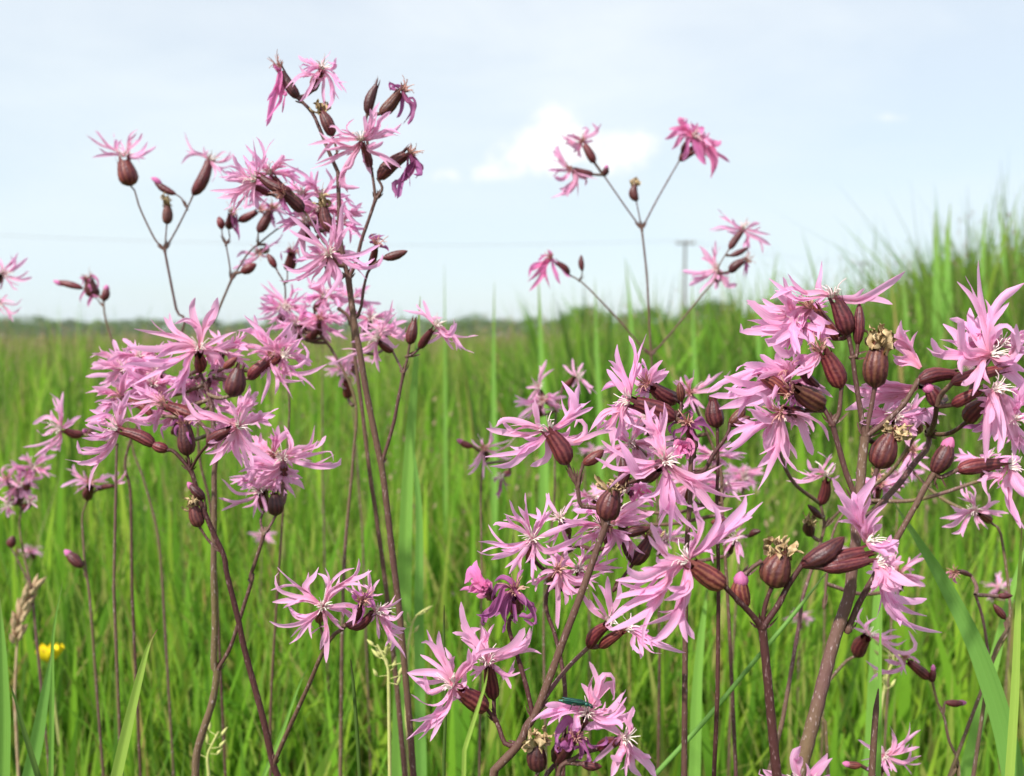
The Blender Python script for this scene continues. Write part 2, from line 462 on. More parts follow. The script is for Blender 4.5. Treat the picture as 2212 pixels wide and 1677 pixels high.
def clump_noise(x, y, s, k):
    return .5 + .25 * (np.sin(x * s + 1.7 * k) * np.cos(y * s * 1.13 + k) + np.sin((x + y) * s * .61 + 2.2 * k) * np.cos((x - y) * s * .47 - k))

def top_limit(x, y):
    """canopy height of the sward (m) seen over the field"""
    ang = x / y * FPX + CX
    h = .51 + .11 * np.clip((y - 1) / 2, 0, 1)
    tall = np.interp(ang, [0, 900, 1150, 1300, 1500, 1650, 1900, 2050, 2212, 2600], [0, 0, .02, .09, .10, .10, .14, .20, .25, .28])
    return h + tall * np.clip((y - .9) / .8, 0, 1) * np.interp(y, [0, 2.6, 4.5, 9], [1, 1, .75, .35])

def scatter(n, y0, y1, power, side=.62, pad=.12):
    u = rng.random(n)
    y = (y0 ** power + u * (y1 ** power - y0 ** power)) ** (1 / power)
    x = (rng.random(n) * 2 - 1) * (side * y + pad)
    return x, y

def build_grass():
    groups = [  # n, y0, y1, power, width range, seg
        (11000, .50, 1.2, 1.6, (.0030, .0105), 6),
        (34000, 1.1, 3.2, 1.5, (.0034, .012), 5),
        (46000, 3.0, 10.0, 1.25, (.004, .011), 4),
        (36000, 9.5, 45.0, 1.0, (.010, .032), 3),
    ]
    for gi, (n, y0, y1, pw, wr, seg) in enumerate(groups):
        x, y = scatter(n, y0, y1, pw)
        lim = top_limit(x, y)
        cl = clump_noise(x, y, 5.0, 1.0)
        h = lim * (0.42 + .60 * rng.random(n) ** .8) * (.80 + .30 * cl)
        # a few flowering culms and sword leaves rise above the sward
        tallm = rng.random(n) < .03
        tint_low = h < lim * .6
        h = np.where(tallm, lim * (1.0 + .22 * rng.random(n)), h)
        if gi == 0:   # close to the lens the sward is kept below the flower heads
            h = np.minimum(h, np.interp(y, [.5, .7, 1.2], [.37, .47, .55]) * (.86 + .14 * rng.random(n)))
        if gi == 3:
            h = np.minimum(h, .74)
        w = wr[0] + (wr[1] - wr[0]) * rng.random(n) ** 2.2
        lean = np.abs(rng.normal(0, .24, n)) + .03
        ld = rng.random(n) * 2 * math.pi
        face = rng.normal(0, .7, n)
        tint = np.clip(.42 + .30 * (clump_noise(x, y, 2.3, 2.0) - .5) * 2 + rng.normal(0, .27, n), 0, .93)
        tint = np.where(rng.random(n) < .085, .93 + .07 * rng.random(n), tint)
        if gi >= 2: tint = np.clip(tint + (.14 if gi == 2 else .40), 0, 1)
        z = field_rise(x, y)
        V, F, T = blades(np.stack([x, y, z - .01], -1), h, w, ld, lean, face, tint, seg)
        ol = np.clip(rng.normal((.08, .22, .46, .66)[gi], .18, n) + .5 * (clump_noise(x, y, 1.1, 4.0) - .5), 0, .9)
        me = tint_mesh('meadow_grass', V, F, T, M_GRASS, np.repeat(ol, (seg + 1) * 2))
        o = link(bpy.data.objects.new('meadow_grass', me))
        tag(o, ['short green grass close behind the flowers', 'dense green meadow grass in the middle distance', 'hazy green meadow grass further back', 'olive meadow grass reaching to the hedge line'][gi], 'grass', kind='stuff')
build_grass()

def build_wide_leaves():
    # sword-like sedge leaves that stand straight among the finer grass
    n = 1500
    x, y = scatter(n, .52, 2.4, 1.2)
    h = np.interp(y, [.5, .75, 1.2, 2.4], [.38, .47, .54, .60]) * (.72 + .33 * rng.random(n))
    w = .006 + .009 * rng.random(n)
    V, F, T = blades(np.stack([x, y, field_rise(x, y) - .01], -1), h, w, rng.random(n) * 6.28, np.abs(rng.normal(0, .07, n)), rng.normal(0, .45, n), np.clip(rng.normal(.50, .22, n), 0, .9), 7)
    o = link(bpy.data.objects.new('sedge_leaves', tint_mesh('sedge_leaves', V, F, T, M_GRASS)))
    tag(o, 'broad straight sedge leaves mixed through the near grass', 'sedge', kind='stuff')
build_wide_leaves()

def build_tall_grass():
    # reed-like grass standing above the skyline on the rising right hand side
    nt, per = 640, 17
    n = nt * per
    ta = 1150 + 1180 * rng.random(nt) ** .9
    ty = 1.4 + 3.0 * rng.random(nt)
    k = np.repeat(np.arange(nt), per)
    fan = rng.random(n) * 6.283; rad = .05 * rng.random(n) ** .7
    x = (ta[k] - CX) / FPX * ty[k] + np.cos(fan) * rad; y = ty[k] + np.sin(fan) * rad
    ang = x / y * FPX + CX
    topy = np.interp(ang, [1150, 1230, 1300, 1400, 1560, 1700, 1850, 1930, 1985, 2040, 2130, 2212, 2400], [700, 678, 660, 646, 638, 632, 620, 600, 560, 530, 500, 480, 455])
    zmax = CAM_H + (HORIZON - topy) / FPX * y
    z0 = field_rise(x, y)
    h = np.maximum(.3, (zmax - z0)) * (.80 + .28 * rng.random(nt)[k] ** 1.6) * (.62 + .38 * rng.random(n) ** .7)
    w = .007 + .015 * rng.random(n) ** 1.5
    tint = np.clip(.25 + .22 * (rng.random(nt)[k] - .5) * 2 + rng.normal(0, .16, n), 0, .9)
    ldir = fan + rng.normal(0, .5, n)
    V, F, T = blades(np.stack([x, y, z0 - .01], -1), h, w, ldir, np.abs(rng.normal(0, .20, n)) + .05, rng.normal(0, .6, n), tint, 6)
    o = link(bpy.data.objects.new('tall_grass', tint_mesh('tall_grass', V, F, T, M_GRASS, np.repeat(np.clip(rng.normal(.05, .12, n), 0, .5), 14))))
    tag(o, 'tall reed-like green grass rising above the skyline on the slope', 'grass', kind='stuff')
build_tall_grass()

def build_seedheads():
    # hazy flowering grass heads: a thin culm with small spikelets along a nodding panicle
    n = 2200
    x, y = scatter(n, .8, 16, 1.2)
    lim = top_limit(x, y)
    h = lim * (.82 + .30 * rng.random(n))
    h = np.where(y < 1.3, np.minimum(h, .53), h)
    z = field_rise(x, y)
    tint = rng.random(n)
    V, F, T = blades(np.stack([x, y, z], -1), h, np.full(n, .0016), rng.random(n) * 6.28, np.abs(rng.normal(0, .10, n)), rng.normal(0, .6, n), tint, 4)
    Vs, Fs, Ts = [V], [F], [T]
    k = len(V)
    m = 12
    j = np.repeat(np.arange(n), m)
    f = np.tile(np.linspace(.80, 1.0, m), n)
    base = np.stack([x[j], y[j], z[j]], -1) + np.stack([rng.normal(0, .012, n * m), rng.normal(0, .012, n * m), h[j] * f - .0], -1)
    s = .004 + .004 * rng.random(n * m)
    s = s * np.clip(y[j] / 2, 1, 3)
    a = rng.random(n * m) * 6.28
    d = np.stack([np.cos(a) * .5, np.sin(a) * .5, np.ones(n * m)], -1) * s[:, None]
    e = np.stack([-np.sin(a), np.cos(a), np.zeros(n * m)], -1) * s[:, None] * .28
    Q = np.stack([base - d * .5, base + e, base + d * .5, base - e], 1).reshape(-1, 3)
    Fq = np.arange(len(Q)).reshape(-1, 4) + k
    V = np.concatenate([Vs[0], Q]); F = np.concatenate([Fs[0], Fq]); T = np.concatenate([Ts[0], np.repeat(np.stack([tint[j], np.ones(n * m)], -1), 4, 0)])
    o = link(bpy.data.objects.new('flowering_grass', tint_mesh('flowering_grass', V, F, T, M_SEED)))
    tag(o, 'tan and pinkish flowering grass heads scattered through the meadow', 'grass', kind='stuff')
build_seedheads()

def leaf_crown(center, rx, ry, rz, n, size, seed, tint0):
    r = np.random.default_rng(seed)
    # clumps through the volume, leaves round each clump
    nc = max(14, n // 60)
    u = unit(r.normal(size=(nc, 3))); rad = (.45 + .55 * r.random(nc) ** .5)[:, None]
    cc = u * rad * np.array((rx, ry, rz)); cc[:, 2] = np.maximum(cc[:, 2], -rz * .75)
    k = r.integers(0, nc, n)
    off = r.normal(size=(n, 3)) * np.array((rx, ry, rz)) * .17
    p = center + cc[k] + off
    a = unit(r.normal(size=(n, 3))); b = unit(np.cross(a, r.normal(size=(n, 3))))
    s = size * (.6 + .8 * r.random(n))[:, None]
    Q = np.stack([p - a * s, p + b * s * .6, p + a * s, p - b * s * .6], 1).reshape(-1, 3)
    F = np.arange(len(Q)).reshape(-1, 4)
    t = np.clip(tint0 + r.normal(0, .08, n) + (r.random(nc)[k] - .5) * .2, 0, .8)
    T = np.repeat(np.stack([t, np.zeros(n)], -1), 4, 0)
    return Q, F, T
def hedge_tree(x, y, h, w, label, seed, n=1500, tint=.2, name='hedgerow_tree', group=None, trunk=.25):
    z0 = -.02
    root = empty(name, (x, y, z0), label, 'tree' if 'tree' in name else 'bush', group)
    mb = MB()
    r = random.Random(seed)
    tube(mb, smooth_path([(x, y, z0), (x + .03 * w, y, h * .3), (x - .02 * w, y, h * .75)], 6), np.linspace(.035 * h, .012 * h, 6), 7)
    for k in range(5):
        a = r.random() * 6.28; zz = h * (.22 + .1 * k)
        tube(mb, smooth_path([(x, y, zz), (x + math.cos(a) * w * .2, y + math.sin(a) * w * .2, zz + h * .12), (x + math.cos(a) * w * .36, y + math.sin(a) * w * .36, zz + h * .2)], 5), np.linspace(.015 * h, .004 * h, 5), 5)
    mb.build('trunk', M_BARK, root, (x, y, z0))
    Q, F, T = leaf_crown(np.array((x, y, h * .56)), w * .5, w * .45, h * .46, n, h * .045, seed, tint)
    me = tint_mesh('crown', Q - np.array((x, y, z0)), F, T, M_LEAF, .35)
    link(bpy.data.objects.new('crown', me), root, (x, y, z0))
def build_hedges():
    # distant hedgerow: the separate round crowns, then the continuous wood behind
    spots = [(40, 683, 150, 130, 'broad rounded hedge bush at the left end of the field'), (300, 701, 200, 90, 'low hedgerow tree beside the grey pale gap behind the left flowers'),
             (608, 688, 170, 70, 'hedgerow tree showing beneath the raised pink flower heads'), (880, 690, 190, 110, 'hedgerow tree just beyond the branching flower stem'),
             (1030, 682, 175, 100, 'dark hedgerow tree with a ragged top over the open field'), (1120, 686, 185, 80, 'smaller hedgerow tree next to the dark ragged one'),
             (1262, 662, 70, 120, 'nearest round dome-shaped hedge bush standing clear of the hedge'), (1400, 672, 95, 120, 'hedge bush behind the tall thin three-armed flower stem'),
             (1540, 655, 60, 150, 'broad low hedge bush between the two wooden poles'), (1700, 650, 75, 130, 'low hedge bush at the foot of the grassy rise')]
    for i, (px_, py_, d, wpx, lab) in enumerate(spots):
        p = at(px_, py_, d)
        hedge_tree(p[0], p[1], p[2], wpx / FPX * d, lab, 40 + i, 2600 if d < 100 else 1600, .16 if i != 6 else .3, 'hedgerow_tree' if 'tree' in lab else 'hedge_bush', 'hedgerow trees and bushes on the skyline')
    r = np.random.default_rng(5)
    Vs, Fs, Ts, k = [], [], [], 0
    for i in range(70):
        a = -240 + i * 40 + r.normal(0, 8)
        d = 215 + r.random() * 60
        top = 694 + r.normal(0, 4)
        p = at(a, top, d)
        Q, F, T = leaf_crown(np.array((p[0], p[1], p[2] * .5)), 5.5, 5, p[2] * .5, 1000, .40, 300 + i, .2)
        Vs.append(Q); Fs.append(F + k); Ts.append(T); k += len(Q)
    o = link(bpy.data.objects.new('distant_woodland', tint_mesh('distant_woodland', np.concatenate(Vs), np.concatenate(Fs), np.concatenate(Ts), M_LEAF, .45)))
    tag(o, 'low distant woodland along the horizon', 'woodland', kind='stuff')
build_hedges()

def utility_pole(x, y, h, label, yaw):
    root = empty('utility_pole', (x, y, 0), label, 'utility pole', 'wooden poles of the overhead line')
    mb = MB(); tube(mb, np.array([(x, y, -.3), (x, y, h * .5), (x, y, h)]), np.array((.16, .14, .11)), 10)
    mb.grid(np.array([[(x + .11 * math.cos(a), y + .11 * math.sin(a), h) for a in np.arange(10) / 10 * 6.2832], [(x, y, h + .02)] * 10]), True)
    mb.build('pole', M_POLE, root, (x, y, 0))
    c, s = math.cos(yaw), math.sin(yaw)
    def box(mb, lx, ly, lz, sx, sy, sz):
        co = [(-1, -1), (1, -1), (1, 1), (-1, 1)]
        G = [[(x + c * (lx + a * sx * q) - s * (ly + b * sy * q), y + s * (lx + a * sx * q) + c * (ly + b * sy * q), zz) for a, b in co] for zz, q in ((lz - sz, 0), (lz - sz, 1), (lz + sz, 1), (lz + sz, 0))]
        mb.grid(np.array(G), True)
    mb = MB(); box(mb, 0, -.2, h - .25, .95, .07, .09); arm = mb.build('crossarm', M_POLE, root, (x, y, h - .25), False)
    tips = []
    for lx in (-.82, 0.28, .82):
        mb = MB()
        bx, by = x + c * lx + s * .2, y + s * lx - c * .2
        tube(mb, np.array([(bx, by, h - .17), (bx, by, h - .08), (bx, by, h - .02), (bx, by, h + .06)]), np.array((.03, .07, .08, .03)), 8)
        mb.build('insulator', M_PORC, arm, (bx, by, h - .17))
        tips.append(np.array((bx, by, h + .05)))
    return tips
def build_line():
    p1, p2, p0, p3 = at(1480, 521, 88), at(1862, 567, 122), at(-640, 470, 72), at(2600, 600, 170)
    y12 = math.atan2(p2[1] - p1[1], p2[0] - p1[0]) + math.pi / 2
    t1 = utility_pole(p1[0], p1[1], p1[2], 'wooden utility pole with a crossarm, taller one, beside the raised pink flowers', .05)
    t2 = utility_pole(p2[0], p2[1], p2[2], 'more distant wooden utility pole peeping over the tall grass', .05)
    ends0 = [p0 + np.array((0, k * .8, 0)) for k in (-1, .3, 1)]
    ends3 = [p3 + np.array((0, k * .8, 0)) for k in (-1, .3, 1)]
    for a, b, c, d, w in zip(ends0, t1, t2, ends3, ('left', 'middle', 'right')):
        mb = MB()
        pth = []
        for p, q, sag in ((a, b, 1.2), (b, c, .5), (c, d, .6)):
            for t in np.linspace(0, 1, 12, endpoint=False):
                pth.append(p * (1 - t) + q * t - np.array((0, 0, 4 * sag * t * (1 - t))))
        pth.append(d)
        tube(mb, np.array(pth), .006, 5)
        tag(mb.build('power_line', M_WIRE, None, a), 'thin overhead power line wire strung between the wooden poles', 'power line', 'overhead wires')
build_line()
def build_haze():
    x0, x1, y0, y1, z0, z1 = -420, 420, -90, 640, -1.2, 14
    P = np.array([[(x0, y0, z0), (x1, y0, z0), (x1, y1, z0), (x0, y1, z0)], [(x0, y0, z1), (x1, y0, z1), (x1, y1, z1), (x0, y1, z1)]], float)
    me = bpy.data.meshes.new('haze')
    me.from_pydata(P.reshape(-1, 3).tolist(), [], [(3, 2, 1, 0), (4, 5, 6, 7), (0, 1, 5, 4), (1, 2, 6, 5), (2, 3, 7, 6), (3, 0, 4, 7)])
    def fn(nt, N, L):
        v = N.new('ShaderNodeVolumePrincipled'); v.inputs['Density'].default_value = HAZE
        v.inputs['Color'].default_value = (.86, .92, 1, 1); v.inputs['Anisotropy'].default_value = 0.0
        o = N.new('ShaderNodeOutputMaterial'); L.new(v.outputs[0], o.inputs['Volume'])
    me.materials.append(mat('haze_air', fn))
    tag(link(bpy.data.objects.new('haze', me)), 'thin pale summer haze over the whole field', 'haze', kind='stuff')
HAZE = .0005
build_haze()

# ------------------------------------------------------------------ ragged robin plants
PL = {}
CUR = None
def plant(label, d, group=None, pale=M_STEM, foot=None):
    global CUR
    CUR = dict(label=label, d=d, group=group, nodes=[], stems=[], items=[], mat=pale, foot=foot, root=None)
    PL[label] = CUR

def lobes_from(text):
    return [[l.strip() for l in p.split(';') if l.strip()] for p in text.split('|')]

def lobe_grid(mb, P3, hw, n, cols, seed, cup=.5, twist=.8, wav=.0):
    r = random.Random(seed)
    P = smooth_path(P3, n)
    Ln = np.linalg.norm(np.diff(P, axis=0), axis=1).sum()
    T = tangents(P)
    v = np.linspace(0, 1, n)
    # slight waviness off the traced path
    ph = r.random() * 6.28
    view = unit(CAM - P.mean(0))
    P = P + view * (np.sin(v * 7 + ph) * v * Ln * .035)[:, None]
    N0 = unit(view + .8 * np.array((r.gauss(0, .6), r.gauss(0, .3), r.gauss(0, .6))))
    S = unit(np.cross(T, np.tile(N0, (n, 1)))); B = np.cross(S, T)
    tw = twist * (r.random() - .5) * 2
    an = tw * v * v * 2.2 + .25 * np.sin(v * 5 + ph) * v
    S2 = S * np.cos(an)[:, None] + B * np.sin(an)[:, None]; B2 = np.cross(S2, T)
    tipr = r.uniform(.80, .93)
    prof = np.interp(v, [0, .18, .38, .62, tipr, 1], [.34, .60, .92, .86, .72 * r.uniform(.75, 1.2), .10])
    u = np.linspace(-1, 1, cols)
    cp = cup * r.uniform(.3, 1.6) * r.choice((1, 1, -1))
    G = P[:, None] + (prof * hw)[:, None, None] * (u[None, :, None] * S2[:, None] + (cp * u * u)[None, :, None] * B2[:, None])
    mb.grid(G)

def flower(reg, base, mouth, w, throat, text, wither=False, dz=0.0, L=.0205, mat_=None, kind='calyx', hw=1.25, stamens=True, hidden=True):
    """a flower read from the photograph: calyx from base to mouth, every petal lobe as a path"""
    pl = CUR; d = pl['d'] + dz
    bs, mo, th = px(reg, base), px(reg, mouth), px(reg, throat)
    wd = w * scl(reg) / FPX * d
    lobes = [[pts(reg, l) for l in p] for p in lobes_from(text)]
    pl['items'].append(dict(k='flower', b=bs, m=mo, t=th, w=wd, lobes=lobes, d=d, wither=wither, L=L, mat=mat_, kind=kind, hw=hw, st=stamens))
def capsule(reg, base, mouth, w, dry=True, dz=0.0, green=False):
    d = CUR['d'] + dz
    CUR['items'].append(dict(k='capsule', b=px(reg, base), m=px(reg, mouth), w=w * scl(reg) / FPX * d, d=d, dry=dry, green=green))
def bud(reg, base, tip, w, pink=False, dz=0.0):
    d = CUR['d'] + dz
    CUR['items'].append(dict(k='bud', b=px(reg, base), m=px(reg, tip), w=w * scl(reg) / FPX * d, d=d, pink=pink))
def stem(reg, text, r0, r1, root=False, dz=0.0, mat_=None):
    P = []
    if isinstance(reg, str) and len(reg) == 1:
        P = pts(reg, text)
    else:
        for rg, tx in zip(reg, text): P += pts(rg, tx)
    CUR['stems'].append(dict(p=P, r0=r0, r1=r1, root=root, dz=dz, mat=mat_))

PROF = {
    'calyx': ([0, .03, .12, .30, .52, .74, .90, 1.0], [.16, .42, .78, 1.0, .98, .86, .74, .70]),
    'capsule': ([0, .03, .12, .30, .52, .74, .90, 1.0], [.14, .40, .78, .99, 1.0, .82, .58, .50]),
    'bud': ([0, .03, .14, .36, .60, .82, .94, 1.0], [.18, .40, .74, 1.0, .95, .62, .30, .03]),
}
def calyx_mesh(mb, B, Mo, w, kind, seed, teeth=True, mat=0):
    r = random.Random(seed)
    ax = Mo - B; Ln = np.linalg.norm(ax); ax = ax / Ln
    S = unit(np.cross(ax, np.array((.3, .8, .2)))); Q = np.cross(ax, S)
    ts, rs = PROF[kind]
    sides = 30
    w = w * (.74 + .12 * r.random())
    ph = r.random()
    a = (np.arange(sides) + ph) / sides * 2 * math.pi
    rows = []
    bend = (S * r.gauss(0, .05) + Q * r.gauss(0, .05)) * Ln
    for t, rr in zip(ts, rs):
        rib = 1 + (.075 * np.cos(10 * (a - ph / sides * 2 * math.pi)) if .05 < t < .97 else 0 * a)
        rad = w * .5 * rr * rib
        c = B + ax * Ln * t + bend * math.sin(t * math.pi)
        rows.append(c + rad[:, None] * (np.cos(a)[:, None] * S + np.sin(a)[:, None] * Q))
    mb.grid(np.array(rows), True, mat)
    if teeth:
        for k in range(5):
            ang = (k + ph) / 5 * 6.2832 + .1
            tl = Ln * r.uniform(.20, .30); out = r.uniform(-.15, .35)
            rr = w * .5 * rs[-1]
            e = lambda an: np.cos(an) * S + np.sin(an) * Q
            da = .42
            row0 = [Mo - ax * Ln * .06 + rr * 1.03 * e(ang + q * da) for q in (-1, 0, 1)]
            row1 = [Mo + ax * tl * .5 + rr * (1.06 + out * .4) * e(ang + q * da * .55) for q in (-1, 0, 1)]
            row2 = [Mo + ax * tl + rr * (1.0 + out) * e(ang + q * .04) for q in (-1, 0, 1)]
            mb.grid(np.array([row0, row1, row2]), False, mat)
    return ax, S, Q

SEED = [100]
def nseed():
    SEED[0] += 1
    return SEED[0]

def depth_base(it, true_len):
    """3-D ends of a calyx: foreshortening sets how far its base lies behind its mouth"""
    d = it['d']
    l = math.hypot(it['b'][0] - it['m'][0], it['b'][1] - it['m'][1]) / FPX * d
    back = math.sqrt(max(0.0, true_len ** 2 - l * l))
    return at(*it['b'], d + back * .9), at(*it['m'], d)

def make_flower(it, pl, root):
    near = it['d'] < .6
    B, Mo = depth_base(it, .0105)
    sd = nseed()
    mb = MB(); ax, S, Q = calyx_mesh(mb, B, Mo, it['w'], it['kind'], sd)
    fl = mb.build('flower', M_CALYX if not it['wither'] else M_CAPS, root, B)
    th = at(*it['t'], it['d'] - .0006)
    material = it['mat'] or (M_WITHER if it['wither'] else M_PETAL)
    r = random.Random(sd)
    for pi, petal in enumerate(it['lobes']):
        mb = MB()
        sgn = r.choice((-1, 1, .5, -.5))
        # base of this petal sits on the throat rim
        for lobe in petal:
            P2 = [it['t']] + lobe
            l = sum(math.hypot(P2[k + 1][0] - P2[k][0], P2[k + 1][1] - P2[k][1]) for k in range(len(P2) - 1)) / FPX * it['d']
            want = it['L'] * r.uniform(.8, 1.0)
            wz = math.sqrt(max(0.0, want * want - l * l)) if l < want else 0.0
            wz = min(wz, .8 * l + .002) * .75
            s2 = sgn * r.uniform(.6, 1.1)
            acc = 0.0; P3 = [th + unit(r.gauss(0, 1) * S + r.gauss(0, 1) * Q) * it['w'] * .10]
            tot = max(l, 1e-6)
            for k in range(1, len(P2)):
                acc += math.hypot(P2[k][0] - P2[k - 1][0], P2[k][1] - P2[k - 1][1]) / FPX * it['d']
                f = acc / tot
                P3.append(at(P2[k][0], P2[k][1], it['d'] - .0006 + s2 * wz * f ** 1.2 + r.gauss(0, .0003)))
            hw = it['hw'] * .00088 * r.uniform(.62, 1.15) * min(1.0, .55 + l / .02 * .55)
            if it['wither']:
                P3 = [P3[0]] + [p + np.array((r.gauss(0, .0006), r.gauss(0, .0012), r.gauss(0, .0006))) for p in P3[1:]]
                lobe_grid(mb, P3, hw * 1.05, 14 if near else 8, 5 if near else 3, nseed(), .8, 2.2)
            else:
                lobe_grid(mb, P3, hw, 12 if near else 8, 5 if near else 3, nseed())
                if near and l > .007:      # the ragged side teeth
                    for q in range(2 if l > .012 else 1):
                        if r.random() > .62: continue
                        f = r.uniform(.38, .62); Pm = smooth_path(P3, 24); i0 = int(f * 23)
                        p0 = Pm[i0 - 4]; p1 = Pm[i0]; tt = unit(Pm[i0 + 1] - Pm[i0 - 1])
                        sv = unit(np.cross(tt, unit(CAM - p1))) * r.choice((-1, 1))
                        an = r.uniform(.35, .75); sl = l * r.uniform(.22, .46)
                        dv = unit(tt * math.cos(an) + sv * math.sin(an) + unit(CAM - p1) * r.gauss(0, .35))
                        tip = p1 + dv * sl + sv * sl * r.uniform(-.15, .2)
                        lobe_grid(mb, [p0, p1 + sv * hw * .4, p1 + dv * sl * .55, tip], hw * r.uniform(.5, .8), 9, 3, nseed())
        mb.build('petal', material, fl, th)
    if it['st']:
        mb = MB()
        axis = unit(ax + .35 * unit(CAM - Mo))
        n = 12
        for k in range(n):
            a = k / n * 6.283 + r.random(); q = r.uniform(.15, .9)
            o = (math.cos(a) * S + math.sin(a) * Q)
            ln = r.uniform(.0022, .0058) * (1.1 if near else 1)
            p0 = th + o * it['w'] * .12; p1 = p0 + (axis + o * q * .6) * ln * .6; p2 = p0 + unit(axis + o * q * 1.3) * ln + np.array((0, 0, r.gauss(0, .0006)))
            tube(mb, smooth_path([p0, p1, p2], 5), np.linspace(.00022, .00012, 5), 4)
        for k in range(10):    # the pale coronal scales in the throat
            a = k / 10 * 6.283 + r.random() * .4; o = (math.cos(a) * S + math.sin(a) * Q)
            p0 = th + o * it['w'] * .15; p2 = p0 + unit(axis * .9 + o) * r.uniform(.0015, .0032)
            lobe_grid(mb, [p0, (p0 + p2) / 2 + axis * .0004, p2], .00035, 4, 3, nseed())
        mb.build('stamen_tuft', M_STAMEN if r.random() < .7 and not it['wither'] else M_STAMEN_BROWN, fl, th)
    return B
def make_capsule(it, pl, root):
    B, Mo = depth_base(it, .0085)
    sd = nseed(); r = random.Random(sd)
    mb = MB(); ax, S, Q = calyx_mesh(mb, B, Mo, it['w'], 'capsule', sd)
    o = mb.build('seed_capsule', M_CAPS, root, B)
    if it['dry']:
        mb = MB()
        Ln = np.linalg.norm(Mo - B)
        for k in range(18):
            a = r.random() * 6.283; e = math.cos(a) * S + math.sin(a) * Q
            p0 = Mo - ax * Ln * .08 + e * it['w'] * .16; p = [p0]
            for j in range(3):
                p.append(p[-1] + ax * Ln * r.uniform(.03, .17) + e * it['w'] * r.uniform(-.12, .20) + np.array([r.gauss(0, 1) for _ in range(3)]) * it['w'] * .09)
            lobe_grid(mb, p, it['w'] * r.uniform(.05, .15), 10, 3, nseed(), 1.6, 4.5)
        mb.build('dry_corolla', M_DRY, o, Mo)
        if it['green']:
            mb = MB(); calyx_mesh(mb, Mo - ax * Ln * .08, Mo + ax * Ln * .20, it['w'] * .28, 'bud', sd, False)
            mb.build('ovary', M_GREENOVARY, o, Mo)
    return B
def make_bud(it, pl, root):
    B, Mo = depth_base(it, .0065)
    sd = nseed(); r = random.Random(sd)
    mb = MB(); ax, S, Q = calyx_mesh(mb, B, Mo, it['w'], 'bud', sd, False)
    o = mb.build('bud', M_CALYX if r.random() < .6 else M_CAPS, root, B)
    if it['pink']:
        mb = MB(); Ln = np.linalg.norm(Mo - B)
        calyx_mesh(mb, B + ax * Ln * .62, Mo + ax * Ln * .10, it['w'] * .74, 'bud', sd + 1, False)
        mb.build('petal_tip', M_CRUMPLE, o, Mo)
    return B

